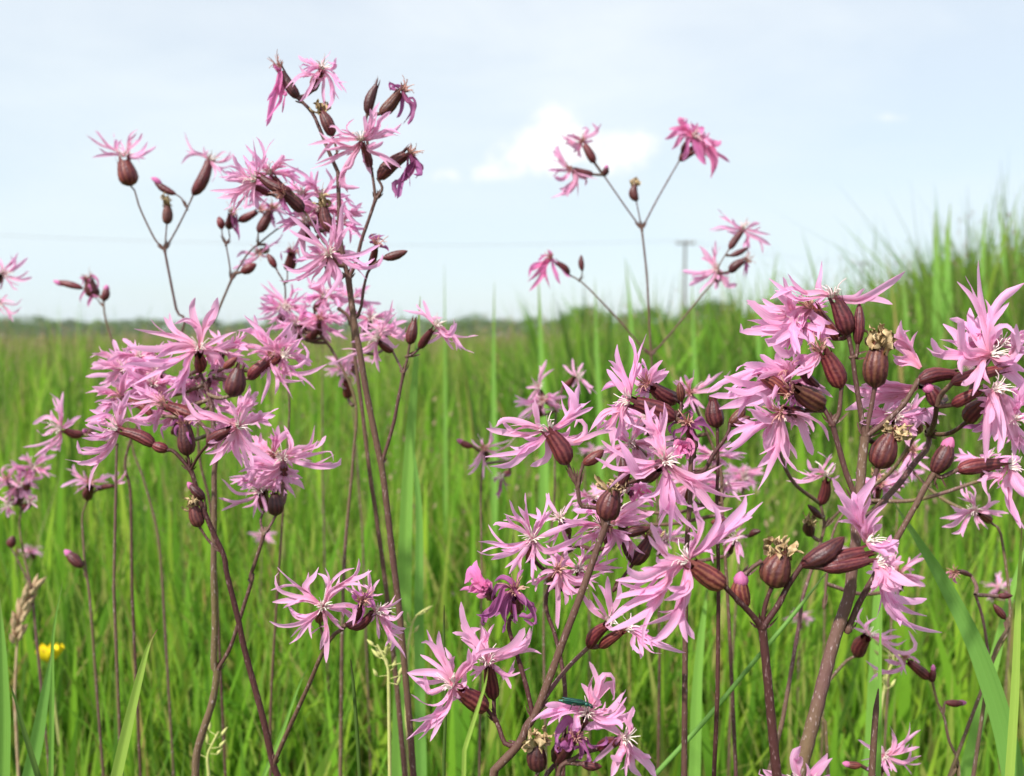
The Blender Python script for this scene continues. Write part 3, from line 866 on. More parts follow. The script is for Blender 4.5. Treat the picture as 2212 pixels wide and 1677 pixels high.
def realise(pl):
    # foot on the ground below the lowest rooted stem
    roots = [s for s in pl['stems'] if s['root']]
    lead = roots[0] if roots else (pl['stems'][0] if pl['stems'] else None)
    d = pl['d']
    if lead is not None:
        p0 = at(*lead['p'][0], d + lead['dz']); p1 = at(*lead['p'][1], d + lead['dz'])
    else:
        it = pl['items'][0]; p0 = at(it['b'][0], it['b'][1] + 200, d); p1 = at(*it['b'], d)
    dirn = unit(p0 - p1)
    foot = np.array((p0[0] + dirn[0] * .10, p0[1] + .02, float(field_rise(np.array(p0[0]), np.array(max(p0[1], .2)))) - .005))
    if pl['foot'] is not None: foot[:2] = pl['foot']
    root = empty('ragged_robin', foot, pl['label'], 'wildflower', pl['group'])
    nodes = []
    fn = {'flower': make_flower, 'capsule': make_capsule, 'bud': make_bud}
    for it in pl['items']:
        B = fn[it['k']](it, pl, root)
        nodes.append([it['b'], B, False, it['m']])
    samples = []   # (px, world)
    def near_stem(q, rad):
        best, bd = None, rad
        for (s2, w3) in samples:
            dd = math.hypot(s2[0] - q[0], s2[1] - q[1])
            if dd < bd: best, bd = w3, dd
        return best
    for k, s in enumerate(pl['stems']):
        P2 = s['p']
        d0 = d1 = d + s['dz']
        start = near_stem(P2[0], 22) if not s['root'] else None
        endn, bd = None, 26
        for nd in nodes:
            dd = math.hypot(nd[0][0] - P2[-1][0], nd[0][1] - P2[-1][1])
            if dd < bd and not nd[2]: endn, bd = nd, dd
        if start is not None: d0 = float((start - CAM) @ FWD)
        if endn is not None: d1 = float((endn[1] - CAM) @ FWD); endn[2] = True
        cum = [0.0]
        for i in range(1, len(P2)): cum.append(cum[-1] + math.hypot(P2[i][0] - P2[i - 1][0], P2[i][1] - P2[i - 1][1]))
        P3 = [at(*q, d0 + (d1 - d0) * c / max(cum[-1], 1e-6)) for q, c in zip(P2, cum)]
        if start is not None: P3[0] = start
        if endn is not None: P3[-1] = endn[1] + unit(endn[1] - P3[-2]) * .0006
        npx = max(8, int(cum[-1] / 14))
        Pw = smooth_path(P3, npx)
        for w3, q in zip(Pw, smooth_path(np.array([(a, b, 0) for a, b in P2]), npx)): samples.append(((q[0], q[1]), w3))
        R = np.linspace(s['r0'], s['r1'], npx) * (.00066 if d < .41 else .00052)
        if s['root']:
            low = smooth_path([foot, foot * .5 + Pw[0] * .5 + np.array((0, 0, -.02)), Pw[0]], 8)[:-1]
            Pw = np.vstack([low, Pw]); R = np.concatenate([np.linspace(R[0] * 1.15, R[0], 7), R])
        R = R * (1 + .04 * np.sin(np.arange(len(R)) * 2.1))
        R[-1] *= 1.15
        mb = MB(); tube(mb, Pw, R, 9)
        if not s['root']:   # swollen node and a pair of small bracts where the branch leaves
            rr = random.Random(k + int(P2[0][0]))
            tube(mb, np.array([Pw[0] - tangents(Pw)[0] * .0012, Pw[0], Pw[0] + tangents(Pw)[0] * .0014]), np.array((R[0] * .7, R[0] * 1.45, R[0] * .95)), 9)
            for sg in (-1, 1):
                t0 = tangents(Pw)[0]; sd_ = unit(np.cross(t0, CAM - Pw[0])) * sg
                lobe_grid(mb, [Pw[0] + sd_ * R[0] * .6, Pw[0] + sd_ * R[0] * 1.3 + t0 * .0016, Pw[0] + sd_ * R[0] * 1.7 + t0 * rr.uniform(.003, .006)], .00038, 6, 3, k + 5)
        mb.build('stem' if s['root'] else 'branch', s['mat'] or pl['mat'], root, Pw[0])
    for nd in nodes:      # pedicels for heads no traced stalk reached
        if nd[2] or not samples: continue
        q = nd[0]; out = (nd[0][0] - nd[3][0], nd[0][1] - nd[3][1])
        best, bs = None, 1e9
        for (s2, w3) in samples:
            dx, dy = s2[0] - q[0], s2[1] - q[1]; dd = math.hypot(dx, dy)
            pen = dd + (abs(dx) * .5 if dy > 0 else -dy * 2.5)
            if pen < bs: best, bs = w3, pen
        B = nd[1]
        ax = unit(B - at(*nd[3], float((B - CAM) @ FWD)))
        ln = np.linalg.norm(best - B)
        Pw = smooth_path([best, (best + B) * .5 + ax * ln * .10 + np.array((0, 0, .02 * ln)), B + (-ax) * .0006], max(6, int(ln / .003)))
        mb = MB(); tube(mb, Pw, np.linspace(.00085, .0007, len(Pw)), 7)
        mb.build('pedicel', pl['mat'], root, Pw[0])

def auto_lobes(fx, fy, R, r, sq=None, tilt=0.0):
    out = []
    a0 = r.random() * 6.28; sq = sq or r.uniform(.35, .9)
    ct, st_ = math.cos(tilt), math.sin(tilt)
    def pt(a, rr, dy=0.0):
        x, y = math.cos(a) * rr, math.sin(a) * rr * sq + dy
        return '%f,%f' % (fx + x * ct - y * st_, fy + x * st_ + y * ct)
    for p in range(5):
        lobes = []
        for q in (-.42, -.14, .16, .44):
            a = a0 + p * 1.2566 + q * r.uniform(.8, 1.2); rr = R * (r.uniform(.75, 1.05) if abs(q) < .3 else r.uniform(.45, .75))
            lobes.append(pt(a0 + p * 1.2566 + q * .4, rr * .5, -.05 * R) + ' ' + pt(a, rr, r.gauss(0, .06) * R))
        out.append(';'.join(lobes))
    return '|'.join(out)
def fill_flower(x, y, dz, seed, tilt=0.0, sq=None, base=None, hw=1.5):
    """a further flower of the current plant, read only roughly from the photograph"""
    r = random.Random(seed); s = .31 / (CUR['d'] + dz); R = 92 * s
    b = base or (x + r.gauss(0, 8), y + 44 * s)
    flower('D', b, (x + (b[0] - x) * .18, y + (b[1] - y) * .18), 25 * s, (x, y), auto_lobes(x, y, R, r, sq, tilt), dz=dz, L=.020, hw=hw)
# ---- left group -------------------------------------------------------------
plant('tall ragged robin with a dark forked stem, its flower heads highest against the sky', .355)
stem(('U', 'G', 'F', 'C'), ('1940,1669 1900,1130', '1500,1000 1440,500', '1900,1659 1850,1400 1740,850 1680,480', '1640,1659 1590,1300 1580,1210'), 2.0, 1.9, True)
stem(('C', 'C', 'B', 'B'), ('1580,1210 1540,1050', '1500,800 1490,500 1482,250', '930,1330 850,1150 750,900', '680,760 660,690'), 1.5, 1.0)
stem('C', '1590,1210 1650,1050 1700,850 1770,650 1830,470', 1.2, 1.0)
stem('B', '1290,1560 1262,1440 1225,1200 1185,900 1190,800', .9, .8, dz=.006)
stem('B', '1290,1560 1340,1480 1400,1400', .85, .8)
stem('C', '1630,1560 1690,1500 1725,1270 1780,1110 1890,1030', 1.0, .8)
stem('B', '920,1290 920,1150 890,1000', .8, .7)
stem('B', '650,750 590,670 560,640', .8, .7)
stem('F', '1890,1560 1990,1200 2040,950 2090,700', 1.2, 1.0)
stem('F', '2090,700 2050,620 2000,510', .8, .7)
stem('V', '330,800 370,690 390,575', .9, .7)
stem('V', '370,690 420,640 455,605', .8, .7)
flower('B', (700, 570), (770, 400), 110, (780, 360), "680,310 600,280 560,240; 700,300 670,260; 800,280 840,240 865,190 | 720,420 600,420 500,490 440,550; 720,450 680,540 620,620 570,670; 740,440 700,420 650,440 | 800,450 790,580 800,680 820,750; 850,450 880,560 870,660 820,740; 820,430 760,480 700,560 | 860,380 910,440 960,520 1010,590; 870,360 900,320 830,300; 880,430 920,510 970,570 | 640,340 600,330 580,360; 700,360 640,400 600,450")
flower('B', (560, 640), (410, 400), 130, (390, 360), "360,450 310,560 260,650; 380,500 320,700 250,880; 400,520 420,650 350,760 270,860 | 350,400 350,350 400,340; 420,560 460,640 400,740; 370,520 330,640 300,740", True, mat_=M_CRUMPLE, hw=1.6)
capsule('B', (880, 990), (775, 760), 150)
flower('B', (1225, 1290), (1165, 1080), 110, (1150, 1030), "1060,980 960,960 900,900 810,910; 1050,1010 960,1030 870,1025 | 1060,1030 900,1040 650,1075; 1080,1100 940,1160 840,1230 670,1295; 1060,1090 960,1090 800,1110 | 1180,1120 1200,1230 1240,1350; 1220,1120 1350,1170 1520,1290; 1200,1100 1290,1080 1350,1040 | 1130,1110 1080,1180 1050,1270 970,1320 940,1470; 1100,1130 1020,1200 1010,1260; 970,1330 980,1450 1130,1470 | 1230,1020 1300,970 1420,930 1510,970; 1240,1010 1380,980 1460,930 1520,870; 1230,990 1300,910 1310,850 1420,760 | 1190,960 1180,850 1170,800; 1210,960 1250,820 1320,670; 1240,900 1290,750; 1020,930 1040,870 1080,830", dz=-.006)
capsule('B', (1200, 790), (1285, 520), 125, False)
flower('B', (1320, 790), (1500, 580), 135, (1530, 570), "1540,620 1510,740 1490,860; 1560,650 1600,760 1570,870 | 1590,650 1620,730 1590,900; 1560,600 1620,640 1640,760 | 1440,540 1390,550 1390,490; 1430,530 1480,510 1520,540", True)
flower('B', (1300, 1390), (1560, 1160), 165, (1590, 1150), "1620,1200 1690,1290 1650,1380; 1600,1250 1560,1380 1470,1450 1480,1560 | 1610,1280 1560,1400 1500,1600; 1640,1200 1700,1330 1640,1360 | 1590,1300 1590,1380 1590,1450; 1640,1220 1560,1280 1540,1420", True, hw=1.7)
flower('C', (1380, 760), (1335, 470), 80, (1330, 440), "1260,370 1180,250 1010,150; 1230,320 1160,330 1090,310; 1250,430 1150,490 1090,480 | 1280,350 1290,230 1300,200; 1390,380 1430,290 1370,180 | 1400,370 1500,350 1680,360; 1420,440 1500,450 1600,430 | 1530,430 1600,520 1710,550; 1500,480 1590,650 1690,700; 1480,440 1540,540 1560,640", dz=.012)
capsule('C', (1430, 780), (1345, 530), 140)
flower('C', (1450, 1080), (1410, 1000), 120, (1400, 980), "1330,900 1200,760 1030,620; 1300,880 1130,800 1020,740; 1370,880 1300,790 1200,600 | 1300,1000 1180,1000 1120,860; 1280,1050 1100,1140 960,1070; 1240,1120 1130,1210 960,1240 930,1225; 1340,1100 1180,1200 1100,1230 | 1420,1100 1460,1200 1530,1290; 1450,1080 1490,1200 1350,1390; 1400,1110 1350,1250 1370,1370 | 1530,1000 1700,980 1880,890; 1520,1020 1600,1070 1720,1100 1850,1070 1900,980; 1540,1010 1600,1080 1600,1150 | 1480,900 1520,700 1530,540 1570,480; 1460,880 1440,700 1450,600; 1420,870 1440,760 1430,660", dz=-.012, L=.023, hw=1.5)
flower('C', (1050, 400), (770, 270), 130, (720, 290), "680,280 600,270 420,270; 640,330 520,390 290,390; 640,360 500,440 350,460; 660,380 560,500 420,570 | 730,200 720,60 700,-60 690,-100; 770,150 800,60 760,-60 720,-110; 720,210 650,130 600,60 | 690,400 700,540; 680,300 560,180 510,60; 640,300 520,250 440,290")
flower('C', (1160, 580), (1000, 430), 150, (980, 440), "980,520 1000,600 1060,620; 960,500 980,580; 1000,520 1060,600 1090,590 | 950,460 960,520", True)
stem('C', '1520,1000 1380,900 1310,800 1220,650 1165,585', .9, .7, dz=.004)
bud('C', (1900, 1020), (2130, 950), 95)
flower('C', (1780, 1100), (1830, 920), 90, (1840, 900), "1800,850 1790,820 1850,800; 1850,850 1900,830 1930,880; 1870,900 1920,900 1950,960 | 1830,850 1860,800 1910,820; 1810,870 1780,860 1770,900", True)
flower('F', (1990, 500), (1870, 420), 90, (1850, 380), "1900,290 1960,180 1990,20; 1920,310 2010,290 1970,180 | 1950,340 2050,370 2110,270; 1930,400 2000,460 2050,430 | 1780,330 1690,250 1640,230; 1780,380 1690,400 1600,420 | 1830,500 1850,620 1870,700; 1790,480 1700,520; 1740,470 1560,560 1430,620", dz=.02)
flower('V', (460, 600), (550, 470), 80, (585, 430), "500,350 420,330 340,315; 540,380 520,320 490,240; 560,380 600,370 640,370 | 640,500 700,590 720,610; 650,460 560,540 480,560 | 690,480 720,420 715,380; 720,510 800,520 900,505 | 720,520 780,600 870,635; 680,500 740,410", dz=-.004)
capsule('V', (390, 570), (425, 400), 100, False)
fill_flower(660, 480, .014, 861)
fill_flower(735, 480, .02, 862)
fill_flower(540, 400, .016, 863, base=(585, 420))
fill_flower(585, 375, .01, 961, base=(625, 420), hw=1.6)
fill_flower(690, 455, .016, 962, hw=1.6)
fill_flower(700, 560, .01, 963, hw=1.6)
fill_flower(655, 420, .02, 964, base=(690, 470), hw=1.5)

plant('brown-stemmed ragged robin close behind the tall forked one, blurred flowers at the horizon', .40, pale=M_STEM)
stem(('U', 'G', 'F', 'C'), ('1870,1669 1800,900', '1390,900 1340,500 1270,0', '1780,1659 1700,1000 1640,560', '1600,1600 1480,1480'), 1.9, 1.2, True)
stem('D', '735,1690 742,1250 762,1000 768,870 725,770 690,712', 1.5, 1.0, True, dz=.03, mat_=M_STEM_PALE)
flower('C', (1020, 1560), (1000, 1500), 90, (1000, 1480), "940,1400 850,1330 760,1250; 960,1390 880,1300 820,1220 | 930,1500 820,1570 710,1590; 950,1540 880,1600 820,1630 | 1040,1400 1060,1330 1160,1310; 1080,1420 1150,1380 1200,1330; 1100,1500 1180,1460 | 1000,1570 1020,1650 1000,1700; 1060,1540 1100,1620", dz=.03)
flower('C', (1260, 1510), (1370, 1370), 100, (1380, 1350), "1300,1300 1230,1260 1190,1180; 1340,1280 1290,1200 | 1440,1310 1500,1300 1530,1240; 1420,1380 1480,1420 1500,1500 | 1340,1440 1320,1540 1280,1600; 1370,1450 1420,1550 1400,1640 | 1300,1380 1200,1420 1110,1420; 1260,1360 1160,1380", dz=.035)
flower('F', (1060, 360), (1150, 250), 90, (1160, 230), "1100,180 1030,170 1000,230; 1150,150 1180,80 1150,20; 1220,190 1290,190 1340,140 | 1240,250 1330,280 1390,400; 1220,280 1330,330 1420,420 | 1100,250 1040,330; 1080,220 1020,260", dz=.03)
flower('F', (1180, 400), (1300, 300), 90, (1330, 280), "1380,220 1450,200 1540,250; 1390,290 1480,330 1580,390; 1370,330 1420,400 | 1330,180 1380,100 1420,20; 1350,190 1460,120 | 1300,200 1240,150; 1350,330 1420,420", dz=.025)
flower('F', (1570, 940), (1560, 780), 110, (1555, 740), "1500,700 1440,690 1430,720; 1500,640 1440,600 1440,630; 1560,620 1610,560 1640,540 | 1600,700 1650,760 1620,820; 1590,640 1640,620 | 1520,780 1490,830; 1500,800 1560,850", dz=.05)
fill_flower(700, 640, .03, 851)
fill_flower(640, 700, .02, 852)
fill_flower(800, 690, .04, 853)
fill_flower(610, 665, .03, 951, hw=1.6)
fill_flower(690, 690, .02, 952, hw=1.6)
fill_flower(830, 720, .03, 953, hw=1.6)
fill_flower(760, 650, .05, 954, hw=1.6)

plant('slim ragged robin with three thin arms, two wide-calyxed flowers and one dark capsule', .46, pale=M_STEM)
stem(('S', 'X'), ('1090,1660 1080,900 1060,500', '1690,1150 1640,950 1570,600 1530,390'), 1.5, 1.2, True)
stem(('X', 'A'), ('1530,390 1440,290 1300,0', '700,1500 650,1450'), .95, .8)
stem('X', '1530,390 1545,150', .8, .7)
stem(('X', 'A'), ('1550,390 1640,200 1740,0', '1240,1545'), .9, .8)
stem('A', '1190,1659 1140,1575 1080,1530', .7, .7)
flower('A', (660, 1450), (600, 1230), 205, (615, 1175), "560,1150 450,1090 330,940; 500,1110 380,1070 250,980 | 510,1160 420,1170 300,1190; 530,1120 510,1030 500,960 | 640,1110 660,990 730,925; 660,1110 740,1040 770,960 | 700,1190 800,1140 900,1080; 720,1190 800,1200; 740,1150 790,1100 820,1040 | 590,1110 560,1040", L=.017)
flower('A', (1240, 1540), (1390, 1230), 125, (1400, 1215), "1330,1160 1240,1120 1160,950; 1300,1160 1200,1170 1130,1250; 1360,1180 1340,1080 | 1450,1190 1520,1140 1570,1150; 1470,1230 1560,1210 1620,1150 | 1440,1270 1530,1280 1620,1250; 1440,1300 1440,1360 1410,1420; 1480,1310 1520,1380", L=.017)
capsule('X', (1550, 150), (1555, -40), 115)
bud('A', (1080, 1530), (870, 1390), 85, True)

plant('ragged robin with clustered maroon buds on leaning twigs between the two left flower heads', .45)
stem(('S', 'C'), ('1790,1680 1740,1000 1640,500', '210,1800 330,1600 400,1430 490,1220'), 1.4, 1.1, True)
stem('C', '490,1220 640,980 750,880 900,760 1010,690', .95, .75)
stem('C', '490,1210 470,1050 440,890', .8, .7)
stem('C', '440,890 410,820 402,755', .7, .6)
stem('C', '440,890 475,835 462,745', .7, .6)
stem('C', '705,890 730,780', .8, .7)
bud('C', (402, 750), (372, 630), 85)
flower('C', (462, 740), (490, 620), 100, (500, 600), "530,680 550,780 560,860; 520,700 510,790; 540,650 570,720", True, L=.01)
flower('C', (740, 780), (850, 580), 115, (870, 560), "900,520 960,500; 920,570 950,640 930,680; 880,620 900,700 | 840,520 800,500 ; 900,560 990,560", True, L=.013)
flower('C', (560, 670), (720, 590), 95, (750, 575), "800,540 880,520 960,490; 820,570 920,580 1010,620; 780,520 830,460 ; 700,520 640,540 580,530 | 790,600 860,660 900,740; 830,560 930,530", L=.016)
bud('C', (580, 1150), (725, 1070), 115)
flower('C', (830, 930), (770, 950), 80, (750, 960), "700,980 600,960 540,1010; 720,1020 560,1090 500,1120 | 800,930 920,850 970,780; 780,960 860,900 930,880 | 790,1000 850,1000; 720,920 700,900; 690,1010 630,1040", dz=.01, L=.016)
bud('C', (1010, 690), (1080, 650), 70)

plant('ragged robin with a straight grey stem and two dark drooping buds, between the clusters', .44)
stem(('U', 'F', 'C'), ('760,1669 770,900', '1010,1400 1030,1000 1010,780', '990,1659 990,1280 940,1180 925,1110'), 1.4, .8, True)
stem('C', '985,1270 1010,1220 1020,1130', .7, .6)
bud('C', (905, 1110), (825, 975), 85)
flower('C', (1010, 1130), (1050, 980), 140, (1060, 960), "1000,950 960,980 950,1050; 1080,920 1120,980 1150,1070; 1030,920 1000,980 | 1100,960 1090,1040; 1040,930 1080,930", True, L=.008)

plant('left ragged robin whose dark stem crosses another, carrying a wide pale flower cluster', .33)
stem(('U', 'S'), ('820,1669 780,1560 700,1200 620,900 540,600 490,360 400,0', '1850,1400 1750,1180 1650,930 1590,720 1575,690'), 1.9, 1.3, True, mat_=M_STEM_DARK)
stem('S', '1575,690 1500,600 1430,530 1395,510', 1.15, 1.0, mat_=M_STEM_DARK)
stem('S', '1575,690 1560,600 1545,555', .8, .7, mat_=M_STEM_DARK)
stem('S', '1590,690 1640,570 1710,460', .9, .8, mat_=M_STEM_DARK)
stem('S', '1800,1390 1730,1280 1655,1165', .8, .7)
stem('S', '1720,1060 1690,960', .7, .6)
stem(('U', 'G'), ('800,1550 870,1370 960,1170', '660,1659 760,1420 870,1220 960,1150 1000,1112'), 1.3, 1.1)
stem('G', '790,1380 790,1250 775,1090', .8, .7)
flower('E', (890, 1375), (600, 1245), 150, (545, 1225), "560,1080 600,980 655,860; 500,990 420,960 325,975 | 480,1120 380,1080 280,1045; 470,1100 350,1110 235,1150; 440,1180 330,1160 250,1190 | 440,1240 300,1200 240,1180; 430,1270 330,1280; 430,1300 320,1310 210,1305 | 470,1350 400,1410 200,1400; 480,1380 300,1540 50,1505; 420,1420 200,1450 165,1330 | 620,1140 750,1170 850,1190; 560,1150 620,1000", hw=1.45)
bud('E', (1010, 1420), (850, 1360), 130)
flower('E', (1260, 1110), (1010, 1010), 150, (975, 990), "900,940 800,900 720,870; 880,920 760,860 640,780 | 930,1050 900,1180 880,1260; 940,1080 820,1140 620,1135 | 880,960 700,990 560,1010; 860,1000 750,1100 660,1140 | 930,930 850,850 830,830; 900,900 740,930 600,900", dz=.01, hw=1.7)
flower('E', (1190, 1470), (1160, 1180), 190, (1165, 1190), "1080,1130 1040,1160 960,1220 940,1310; 1120,1120 1170,1150 1190,1200; 1100,1200 1060,1300 | 1200,1150 1240,1180; 1130,1300 1100,1400; 1200,1300 1230,1380", True, L=.01)
flower('F', (270, 1370), (470, 1230), 130, (550, 1200), "420,1140 280,1080 180,1060; 400,1120 180,1110 50,1130; 400,1140 170,1100 50,920 | 550,1080 600,970 660,850; 520,1060 480,960; 630,1040 690,980 690,900 | 640,1130 680,1080 740,1150 650,1180; 680,1150 820,1090 930,1030 | 420,1300 300,1400 250,1430; 440,1370 380,1470 290,1560; 400,1270 310,1220 225,1195 | 560,1330 600,1430 650,1600; 520,1400 560,1520 590,1580; 620,1350 760,1450 900,1530", dz=-.012, hw=1.6)
capsule('S', (1650, 1160), (1590, 975), 140)
bud('S', (1690, 930), (1560, 800), 90, True)
flower('G', (760, 1080), (775, 980), 110, (790, 940), "700,850 560,740 440,640 365,570; 680,870 500,830 370,770 350,640 380,620; 630,800 640,720 710,660 750,570; 640,870 480,880 320,895 | 820,830 870,720 980,610 1080,580; 860,800 1000,700 1090,620 1120,490; 840,760 800,660 740,630; 900,800 1040,700 1140,655 | 900,930 1000,920 1080,940 1075,1030 1000,1090; 900,960 970,980 980,1030; 960,950 1060,1040 1130,1000 | 730,1000 640,1040 540,1030 450,920; 690,1020 560,1090 400,1110 290,1070; 680,1050 620,1130 550,1240 475,1285; 650,1060 700,1140 | 810,1050 830,1120 830,1300 820,1460; 820,1100 760,1130 670,1200; 860,1050 940,1140 980,1150", dz=-.03, hw=1.35)
flower('G', (1000, 1110), (1240, 1000), 120, (1290, 985), "1230,850 1220,720 1210,590; 1240,850 1300,840 1350,820 | 1190,880 1090,800 960,730; 1180,850 1100,790 1040,700 | 1330,950 1430,920 1520,860; 1370,1020 1450,1050 1535,980; 1330,960 1400,1000 | 1370,1050 1430,1170 1540,1180; 1420,1100 1500,1140 1560,1140; 1340,1080 1430,1240 1500,1330 1560,1420; 1340,1060 1440,1250 1420,1350 | 1290,1060 1300,1150 1310,1240; 1250,1050 1200,1080", dz=-.025)
flower('G', (1080, 1070), (1140, 920), 110, (1150, 890), "1090,850 1100,820 1150,830; 1180,850 1230,900 1180,950; 1150,960 1140,1040 1120,1090; 1120,900 1090,960", True, L=.008, dz=-.028)

plant('left ragged robin with a pale swollen stem node, topped by a broad ragged rosette', .345, pale=M_STEM_PALE)
stem(('U', 'U', 'S', 'E'), ('140,1669 150,1480 200,1300 280,1050 315,820', '292,740 300,400 290,0', '1770,1000 1770,700 1790,550', '1440,1300 1415,1000'), 2.3, 1.4, True)
stem('E', '1415,1000 1350,800 1305,690', 1.1, .9, mat_=M_STEM_DARK)
stem('E', '1375,850 1410,690 1500,650', .9, .8, mat_=M_STEM_DARK)
stem(('U', 'G'), ('320,800 420,620 490,420 540,260 620,0', '100,700 200,400 240,260'), 1.2, 1.1, mat_=M_STEM)
stem('G', '240,260 210,130 200,40', .8, .7)
stem('G', '240,260 290,200 345,95', .9, .8)
flower('E', (1300, 690), (1295, 540), 130, (1300, 470), "1300,330 1250,200 1230,80 1260,0; 1340,300 1420,180 1470,0; 1290,300 1190,205 1070,245 | 1180,400 960,340 690,290; 1180,380 1060,300 970,180; 1150,400 1000,330 | 1150,440 900,480 650,465; 1150,480 1000,500 890,560; 1120,470 1000,400 | 1150,550 900,700 650,830; 1200,580 1150,750 950,900; 1170,600 1180,700 1030,940; 1120,560 900,620 600,620 | 1420,420 1530,370 1640,320; 1430,470 1560,450 1680,440; 1420,520 1500,560 1520,660; 1390,550 1420,640", hw=1.75)
flower('E', (640, 720), (590, 680), 100, (575, 660), "560,560 520,450 500,390; 600,560 640,470 660,400; 640,580 720,500 760,440 | 500,570 400,520 280,560; 480,640 390,620 300,620 | 480,720 360,720 240,735; 500,760 420,830 340,850 | 680,700 800,650 900,610; 700,740 850,760; 620,760 650,840 | 540,760 580,860; 660,640 740,620", dz=.03, hw=1.7)
flower('F', (650, 760), (830, 590), 130, (845, 545), "830,470 780,330 610,165; 790,420 640,290 560,400; 850,450 990,310 1060,230 | 880,500 1020,400 1030,290; 760,470 600,450 450,450; 760,500 640,540 | 900,620 1040,520 1150,370; 950,620 1100,640 1200,540 1140,420 | 880,650 1000,700 1200,700 1380,620; 900,680 960,760 1160,770; 870,660 920,730 | 830,680 830,800 765,990; 810,660 760,760", dz=.008, hw=1.5)
capsule('F', (495, 925), (560, 660), 205, False, dz=-.004)
bud('F', (420, 660), (545, 555), 95)
flower('F', (985, 1640), (975, 1560), 120, (970, 1500), "1030,1420 1050,1340 980,1190; 1090,1400 1200,1390 1240,1330 1265,1190; 1150,1430 1290,1380 1370,1285 | 1100,1490 1300,1440 1420,1430 1440,1520; 1110,1530 1300,1570 1470,1550 1510,1490 | 880,1530 750,1450 620,1400; 900,1560 760,1500 640,1480; 890,1590 700,1560 560,1440 | 950,1590 900,1640 850,1690; 1020,1600 1080,1640 1150,1680 | 750,1560 700,1640 650,1720; 900,1600 760,1680 690,1760", dz=-.008, hw=1.55)
flower('E', (1010, 760), (930, 720), 90, (900, 700), "820,620 720,560 640,560; 840,680 720,660 560,650; 830,740 700,780 560,850 | 880,800 860,900 800,980; 940,800 980,880 960,980; 860,780 760,860 | 960,640 1020,560 1060,500; 900,620 860,540 850,480 | 960,720 1060,760 1150,820; 820,700 700,720 600,780", dz=.018, hw=1.9)
flower('E', (1240, 860), (1180, 840), 90, (1160, 820), "1100,760 1020,740 960,760; 1110,860 1020,900 980,980; 1180,900 1160,960 1180,1020 | 1240,780 1300,740 1380,760; 1250,840 1330,860 1400,820; 1220,880 1280,940 1360,960 | 1280,860 1330,940 1370,1020; 1140,760 1120,680", dz=.012, hw=1.9)
flower('E', (1480, 760), (1480, 720), 90, (1490, 700), "1440,650 1400,600; 1560,680 1640,650; 1530,760 1520,860; 1450,780 1440,860 1460,930; 1540,740 1600,800; 1420,700 1360,720 | 1470,780 1400,840", dz=.014, hw=1.8)
flower('F', (1000, 1720), (960, 1690), 90, (950, 1680), "860,1640 760,1640 660,1600; 860,1690 760,1740 700,1760; 900,1740 880,1800 840,1830 | 1000,1730 1060,1800 1090,1860; 1040,1690 1120,1720 1170,1780; 940,1760 980,1850 | 1030,1640 1080,1620; 880,1620 820,1560 760,1540", dz=.004, hw=1.8)
flower('S', (2200, 990), (2160, 880), 130, (2140, 860), "2080,880 1950,880 1830,760; 2090,920 1950,960 1805,920; 2100,960 2000,1000 | 2110,1000 2090,1090; 2100,800 2050,720 2000,600; 2140,780 2140,700 | 2200,820 2260,780; 2180,960 2200,1040", dz=.004)
capsule('G', (350, 90), (340, -110), 175, False)
fill_flower(330, 830, .014, 841, hw=1.7)
fill_flower(270, 800, .024, 842, hw=1.7)
fill_flower(480, 760, .01, 843, hw=1.6)
fill_flower(380, 900, .016, 844, hw=1.7)
fill_flower(560, 1040, .008, 845, hw=1.6)
fill_flower(262, 858, .012, 941, hw=1.8, base=(330, 900))
fill_flower(300, 772, .02, 942, hw=1.8)
fill_flower(432, 838, .012, 943, hw=1.8)
fill_flower(520, 905, .006, 944, hw=1.7, base=(480, 950))
fill_flower(590, 985, .0, 945, hw=1.7)
fill_flower(610, 770, .006, 946, hw=1.6, base=(560, 800))

# ---- thin plants on the far left --------------------------------------------
plant('thin ragged robin with a pink-tipped bud pointing sideways above the hedge', .52, pale=M_STEM_PALE)
stem(('S', 'X'), ('1345,1680 1300,1200 1180,750 1090,480', '1080,1400 1000,1100 970,980 940,900'), 1.4, 1.0, True)
stem('X', '940,900 900,800 780,740', .7, .6)
stem('X', '960,940 965,870', .7, .6)
bud('X', (770, 745), (520, 680), 80, True)
flower('X', (890, 830), (830, 680), 150, (820, 660), "780,640 760,720; 850,640 900,680 900,760; 800,740 770,820 760,880 | 850,780 830,860 820,920; 870,740 850,820; 780,660 800,630 | 880,780 930,840", True, mat_=M_CRUMPLE, L=.01)
bud('X', (962, 865), (990, 725), 85, True)

plant('ragged robin at the photograph edge with two loose pink flowers in front of the sky', .50)
stem(('S', 'X'), ('-60,1660 -80,600 -70,300', '-150,1000 -110,800'), 1.4, 1.0, True)
flower('X', (-60, 680), (10, 630), 90, (30, 610), "60,560 120,500 170,410; 80,590 180,530 260,460 | 90,640 200,670 300,640; 80,680 120,740 170,760 | 20,540 0,460 ; -20,560 -60,500 | 20,690 0,760", L=.017)
flower('X', (-110, 860), (-40, 870), 90, (-20, 870), "60,890 150,900 210,840; 40,920 120,980 200,920; 20,850 70,800 | 0,940 60,990 ; -40,800 -60,740; 60,860 140,880", L=.017)

plant('ragged robin left of the wide cluster, one large open flower seen from the side', .42, pale=M_STEM_PALE)
stem('S', '940,1660 950,1200 960,700 965,480', 1.4, 1.1, True)
flower('S', (690, 395), (540, 365), 90, (505, 345), "510,250 510,130 520,40; 490,220 440,180; 500,230 480,110 410,50 | 470,290 380,250 270,310; 440,310 330,290; 430,360 360,400 300,360 | 490,430 400,500 280,580; 460,420 330,480 190,500; 500,440 470,510 400,510 | 560,310 630,260 670,240; 560,290 560,260; 550,330 620,290", L=.019)
bud('S', (790, 400), (690, 360), 90, True, dz=.01)

